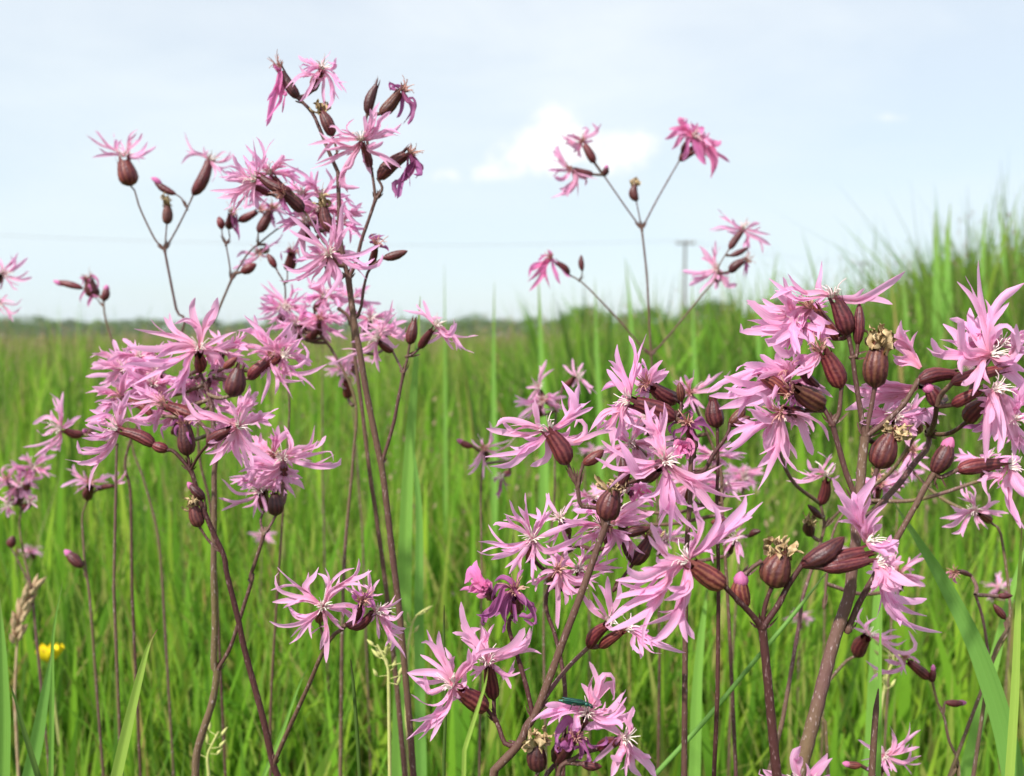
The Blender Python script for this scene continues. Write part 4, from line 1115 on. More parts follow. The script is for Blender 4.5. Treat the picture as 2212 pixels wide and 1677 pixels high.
plant('ragged robin with one low flower and a pink bud over the grass, far left', .46, pale=M_STEM_PALE)
stem('S', '740,1720 700,1450 690,1300 680,1060 725,935', 1.3, .9, True)
stem('S', '715,1580 700,1530 685,1490', .8, .7)
flower('S', (730, 930), (745, 830), 95, (740, 790), "660,740 620,690 610,640; 760,720 750,680 ; 700,740 690,690 | 640,770 560,800 500,830; 690,830 610,890; 660,800 580,820 | 820,760 860,720 ; 840,790 900,790; 800,820 860,830 | 830,770 900,740 960,730", L=.016)
flower('S', (800, 850), (930, 820), 60, (960, 800), "1000,760 1040,690; 1010,790 1040,780; 930,740 900,720 ; 960,740 980,700", L=.012, stamens=False)
bud('S', (685, 1490), (545, 1360), 100, True)

plant('ragged robin at the left border with a packed blurred flower head', .50, pale=M_STEM_PALE)
stem('S', '260,1660 200,1400 160,1150 150,1000', 1.4, 1.0, True)
flower('S', (130, 900), (80, 790), 80, (60, 760), "20,720 30,670 80,640; 100,700 110,650; 0,780 -60,800; 20,820 -20,870 ; 110,800 170,830", L=.015)
flower('S', (190, 900), (230, 790), 80, (245, 760), "200,700 160,660; 280,690 340,660; 310,750 390,720; 300,790 330,840; 250,700 240,640", L=.014, mat_=M_WITHER, wither=True)
flower('S', (140, 960), (90, 960), 70, (70, 970), "20,930 -40,900; 30,1010 0,1050; 90,1020 130,1050; 60,1040 70,1080; 120,960 150,900", L=.014)
flower('S', (180, 1010), (230, 960), 70, (245, 945), "210,890 190,860; 280,900 300,940; 290,980 310,1000; 230,1000 190,1040", L=.012)
bud('S', (90, 1330), (110, 1230), 90)
stem('S', '200,1660 150,1440 95,1330', .9, .7)
fill_flower(40, 1050, .0, 981, hw=1.7)
fill_flower(70, 1010, .0, 982, hw=1.7)

# ---- plant against the sky, right of centre ---------------------------------
plant('thin candelabra-branched ragged robin standing clear against the sky beside the pole', .50)
stem(('D', 'D', 'H'), ('1425,1400 1418,1000 1410,850 1407,775', '1404,730', '1060,1500 1045,1250 1010,930'), 1.5, 1.1, True)
stem('H', '1000,920 900,780 740,565', .95, .8)
stem('H', '1010,920 1130,700 1280,430', .95, .8)
stem('H', '1003,900 985,800 970,725', .75, .7)
stem(('D', 'H'), ('1407,772 1385,748', '870,1640 740,1500 570,1330 470,1270'), 1.1, .8)
stem('H', '570,1330 560,1290 568,1240', .7, .6)
stem(('D', 'H'), ('1408,772 1425,748', '1270,1650 1450,1430 1550,1310 1590,1190 1655,1085'), 1.1, .7)
flower('H', (660, 440), (585, 305), 75, (570, 285), "520,300 460,260 400,220; 540,260 480,240 450,235 | 590,230 600,180 560,190; 600,250 680,200 640,140; 610,280 650,270 | 520,330 460,300; 540,340 560,400; 550,320 500,360", L=.016, hw=1.8)
flower('H', (650, 525), (520, 490), 75, (490, 485), "430,440 380,340 390,310; 440,470 380,430 330,410 | 430,490 370,495 310,495; 440,550 400,560 360,535 | 500,570 440,640 330,700; 530,560 480,650 400,680 | 560,540 590,560 590,610; 570,520 640,550 690,560", L=.017, hw=1.8, dz=-.004)
bud('H', (730, 535), (752, 460), 55, True)
flower('H', (1290, 420), (1390, 360), 70, (1390, 240), "1320,180 1270,180 1210,190; 1310,150 1290,110 1340,110; 1340,200 1300,250 1230,340; 1290,200 1180,260 | 1350,280 1340,370 1310,420; 1400,280 1440,380 1480,450; 1360,220 1330,150 1350,110 | 1450,260 1560,300 1600,270; 1470,300 1540,420 1530,550; 1500,280 1560,420 1520,550 | 1440,330 1490,450; 1420,200 1470,190 1450,230; 1410,180 1380,150 | 1360,200 1340,280; 1450,300 1400,370; 1470,280 1520,350", L=.015, hw=2.2, mat_=M_CRUMPLE)
capsule('H', (970, 725), (960, 595), 82)
flower('H', (470, 1270), (380, 1180), 60, (340, 1145), "330,1110 310,1090; 290,1160 240,1240 160,1320; 300,1190 260,1290 175,1390 | 310,1180 200,1200 170,1290; 350,1200 380,1290 405,1340 | 400,1210 440,1270 480,1290; 300,1130 240,1165; 300,1170 290,1230 280,1290", mat_=M_CRUMPLE, hw=1.9, L=.013)
bud('H', (568, 1242), (560, 1120), 52)
flower('H', (1660, 1080), (1755, 945), 65, (1755, 925), "1680,890 1620,830 1570,780; 1680,930 1600,920 1510,940; 1700,900 1680,850 | 1790,930 1850,890 1890,885; 1810,940 1900,960 1970,970; 1790,960 1880,1000 1970,1050 | 1790,980 1790,1080 1810,1120; 1770,900 1790,860; 1720,960 1640,950", L=.017, hw=1.8)
bud('H', (1665, 1130), (1805, 1065), 55)
flower('H', (1660, 1250), (1765, 1165), 82, (1785, 1170), "1790,1200 1800,1260 1780,1290; 1770,1220 1760,1280; 1800,1180 1810,1230", True, L=.006)
flower('H', (1600, 1290), (1575, 1240), 60, (1565, 1225), "1530,1170 1480,1110 1430,1050; 1550,1150 1560,1080 1560,1010 | 1500,1240 1420,1250 1310,1240; 1500,1270 1430,1310 1360,1350 | 1530,1310 1480,1360 1440,1410; 1570,1320 1560,1380 | 1620,1300 1650,1350 1720,1340; 1640,1260 1700,1200; 1600,1290 1660,1290", L=.018, hw=1.8, dz=.01)

fill_flower(1497, 292, .003, 871, tilt=.6, sq=.55, base=(1472, 330), hw=1.6)
fill_flower(1512, 312, .006, 872, tilt=.9, sq=.5, base=(1475, 334), hw=1.6)

# ---- centre cluster -----------------------------------------------------------
plant('central ragged robin leaning right, an open side-on flower with a swollen striped calyx', .27)
stem(('P', 'N', 'N'), ('1000,1900 1230,1659 1300,1500 1380,1380 1500,1080 1640,700 1830,200', '90,480', '180,260 250,90'), 2.0, 1.5, True, mat_=M_STEM)
stem('K', '250,1490 330,1440 420,1395', 1.1, 1.0, mat_=M_STEM_DARK)
stem(('N', 'J'), ('70,500 20,300', '1250,1659 1220,1480 1190,1420'), 1.1, 1.0)
stem('J', '1190,1420 1160,1350 1140,1285', .95, .9)
stem('J', '1225,1450 1240,1380 1270,1275', .9, .8)
stem('P', '1365,1400 1290,1100 1200,800 1130,550 1150,430', 1.2, 1.0, mat_=M_STEM_DARK)
stem('P', '1400,1360 1560,1100 1700,930 1870,765', 1.1, 1.0, mat_=M_STEM_PALE)
stem('P', '1230,1700 1100,1659 1040,1500 1000,1400 995,1245', 1.3, .9, mat_=M_STEM_DARK)
stem('P', '1010,1440 970,1390 930,1335', 1.0, .9, mat_=M_STEM_DARK)
flower('J', (1130, 1275), (965, 985), 225, (955, 955), "890,940 850,900 840,780 820,660; 890,945 760,900 640,865 520,860 465,920; 880,970 800,1000 660,1000 370,940 | 860,1070 760,1110 690,1170 360,1205; 850,1080 740,1150 600,1270 395,1290; 860,1060 780,1090 680,1120 590,1105 | 1040,930 1130,840 1090,730 1065,630; 1060,910 1190,800 1210,680 1235,530; 1080,890 1180,760 1180,660 1070,500; 1080,890 1230,770 1345,680 | 1060,1020 1200,1070 1290,1010 1300,900 1230,855 1190,930; 1060,1010 1120,1000 1150,920; 1060,1030 1180,1040 1260,970 | 940,1060 950,1150 920,1230 780,1290; 950,1080 940,1160", hw=1.5)
bud('J', (1270, 1275), (1465, 1140), 130)
flower('K', (420, 1400), (585, 1300), 190, (640, 1240), "500,1320 390,1370 310,1220 215,1045; 480,1290 300,1330 160,1320 0,1215; 470,1260 300,1220 90,1100 | 610,1120 580,1000 520,900 460,680; 600,1100 580,1000 500,850 560,730; 620,1100 600,1000 630,850 640,700; 560,1040 480,960 | 660,1380 620,1500 560,1570 410,1590; 650,1400 640,1620 740,1750 820,1850; 680,1420 720,1600 700,1760 690,2030; 690,1420 760,1580 830,1650 905,1680 | 780,1350 900,1400 1000,1400 1210,1260; 790,1370 950,1450 1150,1540 1300,1570 1480,1545; 790,1390 960,1520 1100,1670 1275,1680 | 560,1180 480,1120 ; 700,1160 760,1120", dz=-.008, hw=1.75, L=.024)
bud('K', (235, 1480), (250, 1200), 125)
capsule('N', (95, 415), (170, 130), 255, True)
flower('P', (1870, 765), (2040, 560), 135, (2060, 520), "2030,470 1960,350 1900,240; 2080,440 2060,300 2050,100; 2090,430 2160,300 2170,120 | 2000,480 1900,400 1810,270; 2120,480 2200,440; 2050,560 2130,600", dz=.004)
flower('N', (40, 1590), (250, 1440), 130, (290, 1420), "380,1410 460,1460 500,1440; 400,1440 520,1500 720,1580; 380,1460 440,1560 520,1640 620,1650; 360,1480 340,1560 420,1650 | 420,1420 500,1430; 400,1480 600,1560 840,1640", dz=.004)
flower('P', (930, 1335), (690, 1180), 215, (610, 1110), "560,960 460,840 400,700 370,600; 530,970 410,880 310,830; 540,900 400,720 320,720; 590,930 600,880 540,760 | 700,950 800,880 900,800 1060,770; 720,1000 780,900 810,750; 700,960 770,880 760,770 | 520,1020 380,1000 190,1000; 510,1150 400,1190 330,1120 200,1010; 520,1060 400,1080 260,1050 | 540,1260 440,1310 330,1280 225,1200; 560,1320 440,1400 310,1500 180,1620; 560,1330 420,1480 300,1540 200,1610 | 610,1240 640,1230 700,1180; 660,1190 740,1160 740,1240; 690,1120 730,1060 740,980", hw=1.55)
flower('P', (995, 1245), (950, 960), 175, (940, 910), "880,780 760,620 710,500 690,340; 830,720 790,610 870,590; 890,760 890,650 880,560; 870,780 780,740 690,690; 930,740 960,640 1000,545 | 950,860 1000,830 1150,760 1240,660 1280,580; 980,880 1200,790 1300,700 1330,580; 1000,880 1250,780 1330,720 1360,560 | 1060,980 1160,1010 1330,950; 1050,1000 1080,1070; 1030,980 1130,1020 1190,880 | 850,990 790,1080; 860,960 790,930", dz=.004, hw=1.5)
flower('P', (1200, 420), (1200, 290), 200, (1190, 230), "1100,150 1040,110 1000,140; 1050,200 1000,260 960,330; 1060,230 950,420 860,450 | 1130,330 1100,400 1090,560; 1180,340 1200,470 1150,520; 1130,350 1080,560 1100,640 | 1270,330 1360,400 1330,460 1220,470; 1280,350 1370,520 1230,540; 1300,330 1280,400 | 1100,300 950,480 870,510 880,570; 1080,330 1000,470; 1230,120 1250,50; 1160,130 1140,80", True, hw=1.5, L=.012)
flower('P', (965, 290), (930, 230), 130, (925, 215), "850,130 780,40 720,170; 900,150 830,100 760,60 | 830,220 760,220 680,235; 860,250 800,260; 830,160 740,150 | 940,150 960,250; 880,250 900,180; 870,200 780,130 | 900,260 830,280; 860,180 800,190 770,240", mat_=M_CRUMPLE, L=.013, hw=2.2, stamens=False)

plant('ragged robin just behind the central one, whitish-centred pink flowers packed close together', .295, pale=M_STEM_DARK)
stem(('P', 'P', 'D'), ('1640,1659 1655,1150 1600,800 1560,640', '1480,300', '1225,1180 1210,1150'), 1.2, 1.0, True)
stem(('D', 'K'), ('1225,1200 1270,1160', '120,1560 230,1500'), .8, .7)
flower('P', (1500, 130), (1560, 60), 90, (1590, 40), "1440,120 1360,170 1350,60; 1480,60 1400,120 | 1570,150 1500,250; 1590,160 1600,330 1590,590; 1560,160 1480,180 | 1620,150 1700,250 1870,210; 1700,100 1800,130 1980,90; 1650,110 1680,180 1800,270 | 1720,170 1820,180 1960,90 2080,60; 1640,-40 1700,-80; 1560,-40 1530,-110", hw=1.4)
flower('D', (1150, 1210), (1150, 1180), 28, (1150, 1165), "1140,1110 1135,1065; 1130,1130 1110,1110 1100,1080; 1120,1140 1075,1130 1065,1135 | 1170,1120 1185,1065; 1165,1130 1190,1100 | 1100,1180 1060,1170 1033,1170; 1110,1190 1060,1210; 1100,1195 1050,1200 1030,1190 | 1190,1150 1230,1130 1250,1110; 1180,1190 1230,1170 1262,1150 | 1120,1210 1100,1240; 1170,1210 1200,1225; 1150,1220 1150,1250", dz=.004, hw=1.6)
flower('D', (1230, 1150), (1215, 1130), 26, (1210, 1120), "1190,1090 1180,1065; 1230,1090 1250,1060; 1170,1120 1140,1110; 1240,1130 1270,1120 | 1200,1160 1190,1190; 1220,1160 1240,1190", dz=.02)
flower('N', (340, 100), (330, 160), 100, (400, 140), "340,120 330,200 380,240; 440,100 480,160; 420,200 400,280; 460,180 510,220 540,290; 380,90 360,140 | 470,130 530,180 560,230; 350,220 300,280", dz=.01, mat_=M_CRUMPLE, L=.012, hw=1.8, stamens=False)
flower('N', (110, 560), (130, 500), 100, (130, 470), "200,400 330,300 480,230 560,250; 200,420 400,400 550,330; 170,430 260,440 460,440 | 100,560 60,620; 190,540 260,560 330,620 340,760 300,850; 160,560 150,640 20,790 | 180,520 280,600 300,700; 100,420 60,300; 80,480 0,540 | 210,570 240,680 260,750; 150,600 60,740", dz=.004, hw=1.5)
bud('N', (255, 540), (515, 480), 110, dz=.004)
capsule('N', (345, 825), (510, 570), 170, True, dz=.01)
stem('N', '180,1050 290,900 345,825', .9, .8, dz=.01)
fill_flower(1300, 1140, .006, 811)
fill_flower(1335, 1105, .012, 812)
fill_flower(1250, 1230, .01, 813)
fill_flower(1365, 960, .0, 814, base=(1395, 985))

plant('ragged robin with paired ragged flowers and curled purple withered petals above the centre', .285, pale=M_STEM_DARK)
stem(('D', 'K', 'K'), ('1478,1677 1480,1400 1483,1200', '880,1600 890,1250', '930,1100 900,950 850,830'), 1.5, 1.1, True, mat_=M_STEM)
stem('K', '850,830 810,740 760,650', .9, .8)
stem('K', '850,830 790,790 720,740', .9, .8)
flower('J', (2130, 850), (1750, 700), 230, (1700, 680), "1690,560 1640,420 1600,280 1590,160; 1720,520 1750,330 1740,150; 1720,500 1790,280 1860,60; 1690,540 1620,430 1570,400 | 1650,560 1540,520 1450,580; 1620,560 1560,480 1490,390; 1670,620 1570,720 1490,715 | 1620,760 1480,790 1400,880 1310,1000; 1600,780 1540,930 1550,1150; 1640,780 1640,900 1610,1040 | 1660,770 1720,860 1680,950; 1650,770 1560,830 1470,960; 1640,790 1600,950 1560,1050 | 1610,740 1500,830; 1650,780 1700,820 1780,830", hw=1.45)
flower('J', (2140, 680), (1920, 560), 190, (1870, 530), "1900,430 1960,360 2010,310; 1930,480 2010,450 2070,410; 1930,460 2000,400 | 1860,600 1870,670; 1820,580 1740,640; 1850,590 1800,650 | 1820,460 1800,430 1790,330; 1880,440 1850,340 1820,290 | 1780,520 1740,480; 1930,520 2040,450; 1800,560 1750,590", dz=.003, hw=2.0, L=.016)
bud('K', (800, 690), (780, 510), 95)
flower('K', (930, 1110), (870, 920), 100, (860, 900), "760,900 700,930 700,1000; 800,940 740,980 720,1060; 920,880 980,850 1050,900; 960,900 1060,930 1090,1000 | 900,950 930,1040 ; 830,960 820,1020 800,1060; 940,940 1000,990 | 800,880 850,800; 890,860 900,790 930,800", True, hw=1.4, L=.012)
flower('K', (900, 1200), (840, 1130), 130, (835, 1100), "780,1060 760,1150 780,1220; 850,1050 900,1100 890,1200; 800,1120 800,1220; 870,1130 840,1230 | 780,1080 830,1060 900,1070; 810,1150 860,1170", mat_=M_CRUMPLE, L=.012, hw=2.2, stamens=False)
capsule('K', (1135, 935), (1095, 680), 185, False, dz=.012)
stem(('D', 'K'), ('1550,1500 1552,1250', '1130,1659 1140,1300 1140,940'), 1.1, .8, True, dz=.012)
bud('K', (1250, 900), (1390, 730), 130, dz=.008)
bud('K', (1290, 920), (1440, 830), 110, dz=.006)
stem('K', '930,1420 1000,1350 1100,1180 1230,1000 1255,910', 1.1, .9, dz=.006)

plant('softly blurred ragged robin behind the paired flowers, star-shaped with a pale green centre', .37)
stem(('D', 'K'), ('1590,1677 1575,1350', '1180,1659 1160,1300 1000,900 900,680'), 1.3, .9, True)
flower('K', (930, 740), (890, 650), 100, (880, 610), "860,500 830,440; 880,500 910,480 920,390; 820,540 740,490 | 960,560 1080,500 1190,410; 1000,600 1130,560 1260,400; 940,540 1000,500 | 850,720 800,780; 880,700 930,800 ; 950,720 1000,850 | 800,560 720,500; 820,640 760,680", L=.018, hw=1.5)
flower('N', (1080, 430), (1200, 420), 70, (1230, 430), "1180,380 1100,420; 1280,400 1380,420; 1260,480 1330,540 ; 1200,480 1120,480", mat_=M_WITHER, L=.013)
flower('N', (1260, 720), (1290, 620), 70, (1300, 580), "1340,520 1400,480; 1260,640 1200,740; 1310,650 1340,820; 1340,640 1380,760; 1240,600 1180,640 | 1370,560 1420,570", L=.016)
bud('N', (1430, 560), (1540, 510), 70)
fill_flower(1395, 905, .0, 801)
fill_flower(1345, 1060, .02, 802)
fill_flower(1545, 985, .03, 803)
fill_flower(1490, 1045, .0, 804)
fill_flower(1440, 1165, .03, 805)
fill_flower(1430, 975, .01, 906)
fill_flower(1285, 1075, .03, 907)
fill_flower(1560, 1050, .02, 908)

# ---- low middle foreground ------------------------------------------------------
plant('low ragged robin with a green beetle sitting on its arched pink petal', .262, pale=M_STEM)
stem('Q', '600,1700 740,1292 865,1155', 1.2, 1.0, True)
stem('Q', '640,1500 630,1350 655,1240', 1.1, .9)
stem('Q', '870,1292 900,1180 1050,1100 1150,1030', 1.0, .9)
flower('Q', (1110, 760), (1150, 670), 120, (1180, 630), "1120,590 1050,560 900,590 680,690; 1110,585 1000,560 780,620 580,720; 1070,640 1060,740 1020,810; 1010,600 900,640 880,720 | 1220,470 1200,330 1260,180; 1280,440 1330,300 1330,220; 1290,430 1440,300 1470,480 1440,490; 1280,400 1340,240 1440,240 1460,400 | 1300,500 1260,440 1250,390; 1320,600 1370,500; 1380,600 1470,560 1590,370 | 1380,680 1520,620 1580,560 1500,500; 1350,700 1500,720 1550,800; 1400,720 1640,640 1665,550 | 1300,680 1250,740 1140,800; 1280,640 1400,580", hw=1.6, mat_=M_PETAL)
flower('Q', (1300, 1000), (1500, 920), 160, (1570, 890), "1540,860 1400,1000 1240,1150; 1520,830 1350,730 1150,790; 1530,860 1420,930 | 1560,1020 1500,1150 1430,1300; 1600,1030 1580,1170 1590,1310; 1580,1000 1560,1080 1430,1090 | 1640,1040 1660,1200 1760,1300; 1650,1000 1800,1150 1910,1300; 1630,980 1720,1130 | 1640,780 1620,700 1660,560; 1600,820 1660,760", dz=-.003, hw=1.75)
flower('Q', (860, 1155), (1000, 900), 250, (1050, 880), "960,720 880,850 830,950; 960,820 850,980 830,900; 980,760 1000,720 | 1000,850 1020,960 1080,1020; 1130,900 1200,1020 1150,1130; 1090,940 1130,1110 1120,1060 | 1150,900 1230,950 1330,900 1340,850; 960,950 900,970 880,900; 1060,800 1100,750 | 1020,880 960,1000 900,960; 1110,860 1140,960", True, hw=1.5, L=.012)
capsule('Q', (660, 1245), (650, 940), 265, True)
bud('Q', (1110, 1160), (1340, 1190), 110)

# ---- right hand foreground -----------------------------------------------------
plant('ragged robin with a dark maroon stem forking into plump buds and a tan-capped capsule', .255, pale=M_STEM_DARK)
stem(('R', 'R', 'N'), ('290,1600 260,1432', '190,700 150,300', '1550,1410'), 2.2, 1.8, True)
stem('N', '1550,1400 1480,1320 1410,1240 1205,1030', 1.5, 1.0)
stem('N', '1560,1390 1580,1200 1635,1035', 1.1, .9)
stem('N', '1570,1395 1700,1200 1780,1040 1870,900 1900,850', 1.5, 1.1)
flower('N', (1205, 1030), (905, 830), 245, (855, 785), "1000,660 1120,560 1250,430 1370,300 1400,180; 1010,670 1150,570 1350,430 1560,240; 1000,650 1100,500 1140,400 1085,260; 1000,680 1080,680 1100,810 | 900,680 960,560 990,420 920,350 1020,290; 890,670 930,560 860,530 | 740,760 650,730 590,600 520,430; 740,790 600,800 570,750; 720,830 620,850 450,930 330,890 300,820 | 740,850 550,920 420,960 190,970; 720,870 700,960 550,1100 350,1210 100,1385; 720,880 640,1050 500,1060 220,980; 740,900 650,1000 560,1200 300,1370 130,1430 | 860,900 870,960 850,1050 640,1150; 850,920 840,1080 770,1240 560,1340 420,1390; 850,930 800,1200 740,1350 600,1500 500,1530", dz=-.006, hw=1.75, L=.026)
bud('N', (1395, 1225), (1355, 915), 205, True)
capsule('N', (1640, 1035), (1745, 720), 310, True, green=True)
bud('O', (530, 840), (935, 565), 215)
flower('O', (690, 850), (1110, 710), 200, (1130, 600), "1090,480 960,270 820,20; 1080,480 980,250 840,130; 1080,490 980,360 870,270 | 1080,440 1060,250 1220,0; 1100,430 1080,260 1170,120; 1140,450 1230,320 1330,250; 1160,470 1290,370 | 1180,650 1300,640 1440,600; 1190,670 1370,650 1430,720; 1200,660 1290,700 1330,740 | 1100,540 1120,460; 1160,560 1210,480 1200,600", hw=1.75)
flower('O', (730, 860), (1150, 780), 170, (1230, 800), "1250,870 1300,1000 1380,1040 1440,1030; 1300,830 1400,800 1490,800; 1270,900 1230,1040 1170,1090; 1300,860 1500,990 1670,1030 | 1280,960 1330,1100 1560,1160 1700,1140; 1280,980 1370,1150 1520,1240 1700,1300; 1290,1000 1350,1180 1480,1330 1610,1470; 1280,1000 1320,1150 1400,1300 1600,1400 1840,1455 | 1220,860 1215,780; 1290,790 1330,720 1370,690 1440,620; 1300,820 1380,860 1340,900", hw=1.75, dz=-.002, L=.026)
stem('N', '1370,930 1460,850 1550,790', 1.0, .9, mat_=M_STEM)

plant('big thick-stemmed ragged robin carrying a fat tan-capped seed capsule', .268, pale=M_STEM)
stem(('R', 'O', 'M', 'M'), ('380,1600 430,1432 560,950 700,400 830,0', '1000,900 1040,600 1045,400', '690,1200 710,960', '735,740'), 3.4, 2.0, True, mat_=M_STEM_PALE)
stem(('M', 'L'), ('730,730 690,480 635,130', '620,1100 600,960'), 1.3, 1.0)
stem('M', '745,730 790,480 820,300', 1.2, 1.0)
stem('M', '745,760 850,660 960,570 1100,430 1225,270', 1.3, 1.1)
stem(('O', 'M', 'M'), ('1020,250', '640,1280 560,1080 480,800', '430,620'), 1.4, 1.2)
stem('M', '430,620 350,470 330,400', 1.2, 1.0, mat_=M_STEM_DARK)
stem('M', '440,620 490,530 530,290', 1.1, .9)
stem(('O', 'O', 'M'), ('1060,560 1200,330', '1320,220', '900,1340 1050,1180 1200,980 1320,830 1360,740'), 1.5, 1.4)
stem('M', '1345,800 1380,600 1420,490', 1.6, 1.0)
stem('M', '1360,830 1520,710 1670,605', 1.2, 1.0)
stem(('O', 'O', 'M'), ('965,1430 1060,1200 1210,930', '1430,560 1600,260 1700,60', '1200,1400 1300,1200 1350,1130'), 1.4, 1.2)
stem('M', '1345,1140 1430,1120 1590,1050', 1.1, .9)
stem('M', '1345,1140 1370,1100', 1.1, 1.0)
stem(('O', 'M'), ('1090,360', '740,1400 780,1250 835,1045'), 1.2, 1.0)
stem('L', '640,1150 655,1090 665,1000', .9, .9)
flower('W', (1160, 850), (1090, 650), 130, (1075, 620), "1030,600 990,590 900,600 820,570 690,635; 1010,600 970,560 985,480 1000,405; 1000,620 860,640 760,570 685,510 | 1150,640 1200,640 1300,600 1500,465; 1160,630 1210,620 1260,570", hw=1.6)
flower('W', (1100, 880), (970, 700), 100, (930, 690), "900,680 730,760 640,720 550,640; 890,690 700,700 550,660; 880,700 760,690 620,670 | 880,720 870,760 830,880 840,960; 940,720 1000,790 980,880; 890,700 820,740 820,850 870,960 | 870,760 850,800 640,830 520,830 515,780; 870,780 820,820 700,880 660,870; 890,760 800,960 700,900 | 900,760 920,850 950,960; 890,780 860,900 800,990; 910,740 960,780 900,830", dz=.006, hw=2.0, L=.024)
bud('L', (665, 1000), (682, 600), 125)
capsule('L', (825, 1395), (865, 980), 285, True)
flower('L', (515, 1395), (370, 1080), 215, (320, 1050), "240,1130 150,1100 0,1230; 260,1080 180,1120 130,1200; 280,1000 250,940 | 250,1150 120,1240 -20,1320; 300,1120 200,1220 100,1280", hw=1.7)
flower('K', (2080, 580), (1900, 380), 120, (1830, 400), "1700,420 1500,400 1150,520 1040,610; 1700,410 1400,350 1310,410; 1680,480 1500,560 1300,640 1060,640 | 1680,560 1650,600 1400,680 1150,760; 1680,580 1600,640 1400,730; 1690,500 1560,520 1400,600 1200,560 | 1770,380 1640,330 1530,255; 1780,360 1700,300 1680,240; 1860,350 1900,280 1820,350 | 1770,450 1700,560 1640,700; 1760,420 1640,440 1500,490", dz=.004, hw=2.0, L=.026)
bud('K', (1800, 640), (1505, 440), 160)
flower('K', (2120, 720), (1870, 580), 235, (1820, 600), "1780,680 1760,760 1750,840; 1830,680 1820,780 1780,820; 1780,600 1760,560 1800,540; 1790,640 1740,720 | 1840,640 1860,700; 1800,560 1850,530", True, L=.008, hw=.9)
flower('K', (1930, 780), (1770, 770), 150, (1720, 790), "1600,880 1420,960 1340,1050 1210,1120; 1600,900 1500,950 1350,1100 1200,1190; 1620,880 1520,900 1280,980 1230,1060 | 1650,880 1600,1060 1620,1180; 1700,900 1710,1050 1640,1180 1510,1300; 1740,900 1790,1150 1770,1310; 1710,930 1700,1100 1620,1280 1510,1510 | 1880,820 1950,1000 2020,1190; 1880,810 2080,900 2170,1060; 1840,850 1820,960 | 1650,820 1500,740 1440,720; 1640,760 1560,640 1480,620; 1680,860 1560,850 1440,760", dz=-.002, hw=1.9, L=.026)
flower('L', (1225, 1330), (1560, 1270), 175, (1240, 1200), "1180,1080 1080,960 850,890; 1170,1100 1060,1010 980,990; 1190,1150 1060,1120 990,1080 | 1160,1040 1130,950 1090,850; 1140,1040 1030,930 1150,860; 1150,1160 1060,1160 1000,1130", hw=2.0, stamens=False)
flower('L', (1440, 1430), (1260, 1380), 100, (1220, 1390), "1100,1390 900,1380 700,1370; 1100,1420 960,1480 870,1680; 1100,1450 850,1500 550,1600 | 1090,1400 740,1410 640,1430; 1100,1440 1000,1500 900,1620; 1120,1420 940,1430 800,1460", dz=.012, hw=2.1, stamens=False)
flower('L', (1530, 1350), (1960, 1230), 165, (1900, 1080), "1880,980 1870,900 1830,650 1790,210; 1890,960 1900,800 1960,650 2060,520 2212,420; 1910,950 1950,850 2050,820 2130,900 | 1840,1020 1800,1000 1720,820 1710,650; 1830,1010 1770,850 1820,700; 1830,1050 1700,1060 1580,900 1460,800 | 1820,1090 1640,1100 1450,1090 1310,1020; 1700,1100 1430,1060 1350,930; 1810,1060 1660,1020 1640,780 1520,750 | 1800,1130 1650,1150 1640,1270; 1820,1140 1770,1300 1730,1470; 1980,1130 2130,1050 2140,800 | 1990,1140 2060,1160 2212,1080; 1990,1180 2080,1260 2240,1400; 2000,1160 2130,1190 2240,1250", dz=-.004, hw=2.0, L=.027)
flower('M', (1540, 450), (1790, 320), 150, (1930, 300), "1900,340 1880,420 1860,600 1850,980; 1940,400 1950,500 1990,700 1970,890; 1900,310 1800,300; 1910,360 1960,560 1990,640 | 2000,330 2150,500 2230,620; 2010,360 2080,600 2130,800 2170,880; 1990,380 2000,520 2090,700 | 2030,300 2140,330 2230,400; 1960,260 2050,280", dz=-.006, hw=1.9, L=.026)
bud('M', (1400, 460), (1320, 260), 170, True)
flower('M', (1680, 605), (1850, 420), 205, (1880, 380), "1960,420 2050,480; 1940,440 2000,560 2060,640; 1850,500 1790,640 1680,650", True, L=.012)
bud('M', (1375, 1085), (1530, 775), 205, True)
flower('M', (1590, 1050), (1970, 990), 185, (2060, 1020), "2130,1100 2180,1150 2230,1220; 2100,1080 2150,1200 2230,1320; 2080,1060 2050,1350 2130,1500 2230,1620 | 2000,1100 1900,1100 1850,1150 1880,1290; 2000,1110 1930,1180 1890,1230; 2080,1080 2030,1200 2060,1330 | 2100,980 2140,940 2180,980; 2110,1020 2200,1050", hw=1.9, L=.024)
capsule('M', (850, 1035), (975, 720), 285, True)
flower('M', (1330, 650), (1300, 520), 90, (1290, 480), "1240,560 1180,640 1090,740; 1300,580 1340,640; 1230,500 1140,510 1060,520; 1270,560 1220,600 | 1320,560 1370,610; 1250,530 1180,560", dz=.02, hw=2.0, stamens=False)
fill_flower(1725, 700, .006, 831, tilt=-.5, base=(1790, 720))
fill_flower(1700, 830, .005, 832, tilt=.4, base=(1745, 840), hw=1.7)
fill_flower(1935, 905, .008, 833)
fill_flower(2160, 745, .004, 834, base=(2110, 800))
fill_flower(2185, 905, .0, 835, base=(2130, 880))

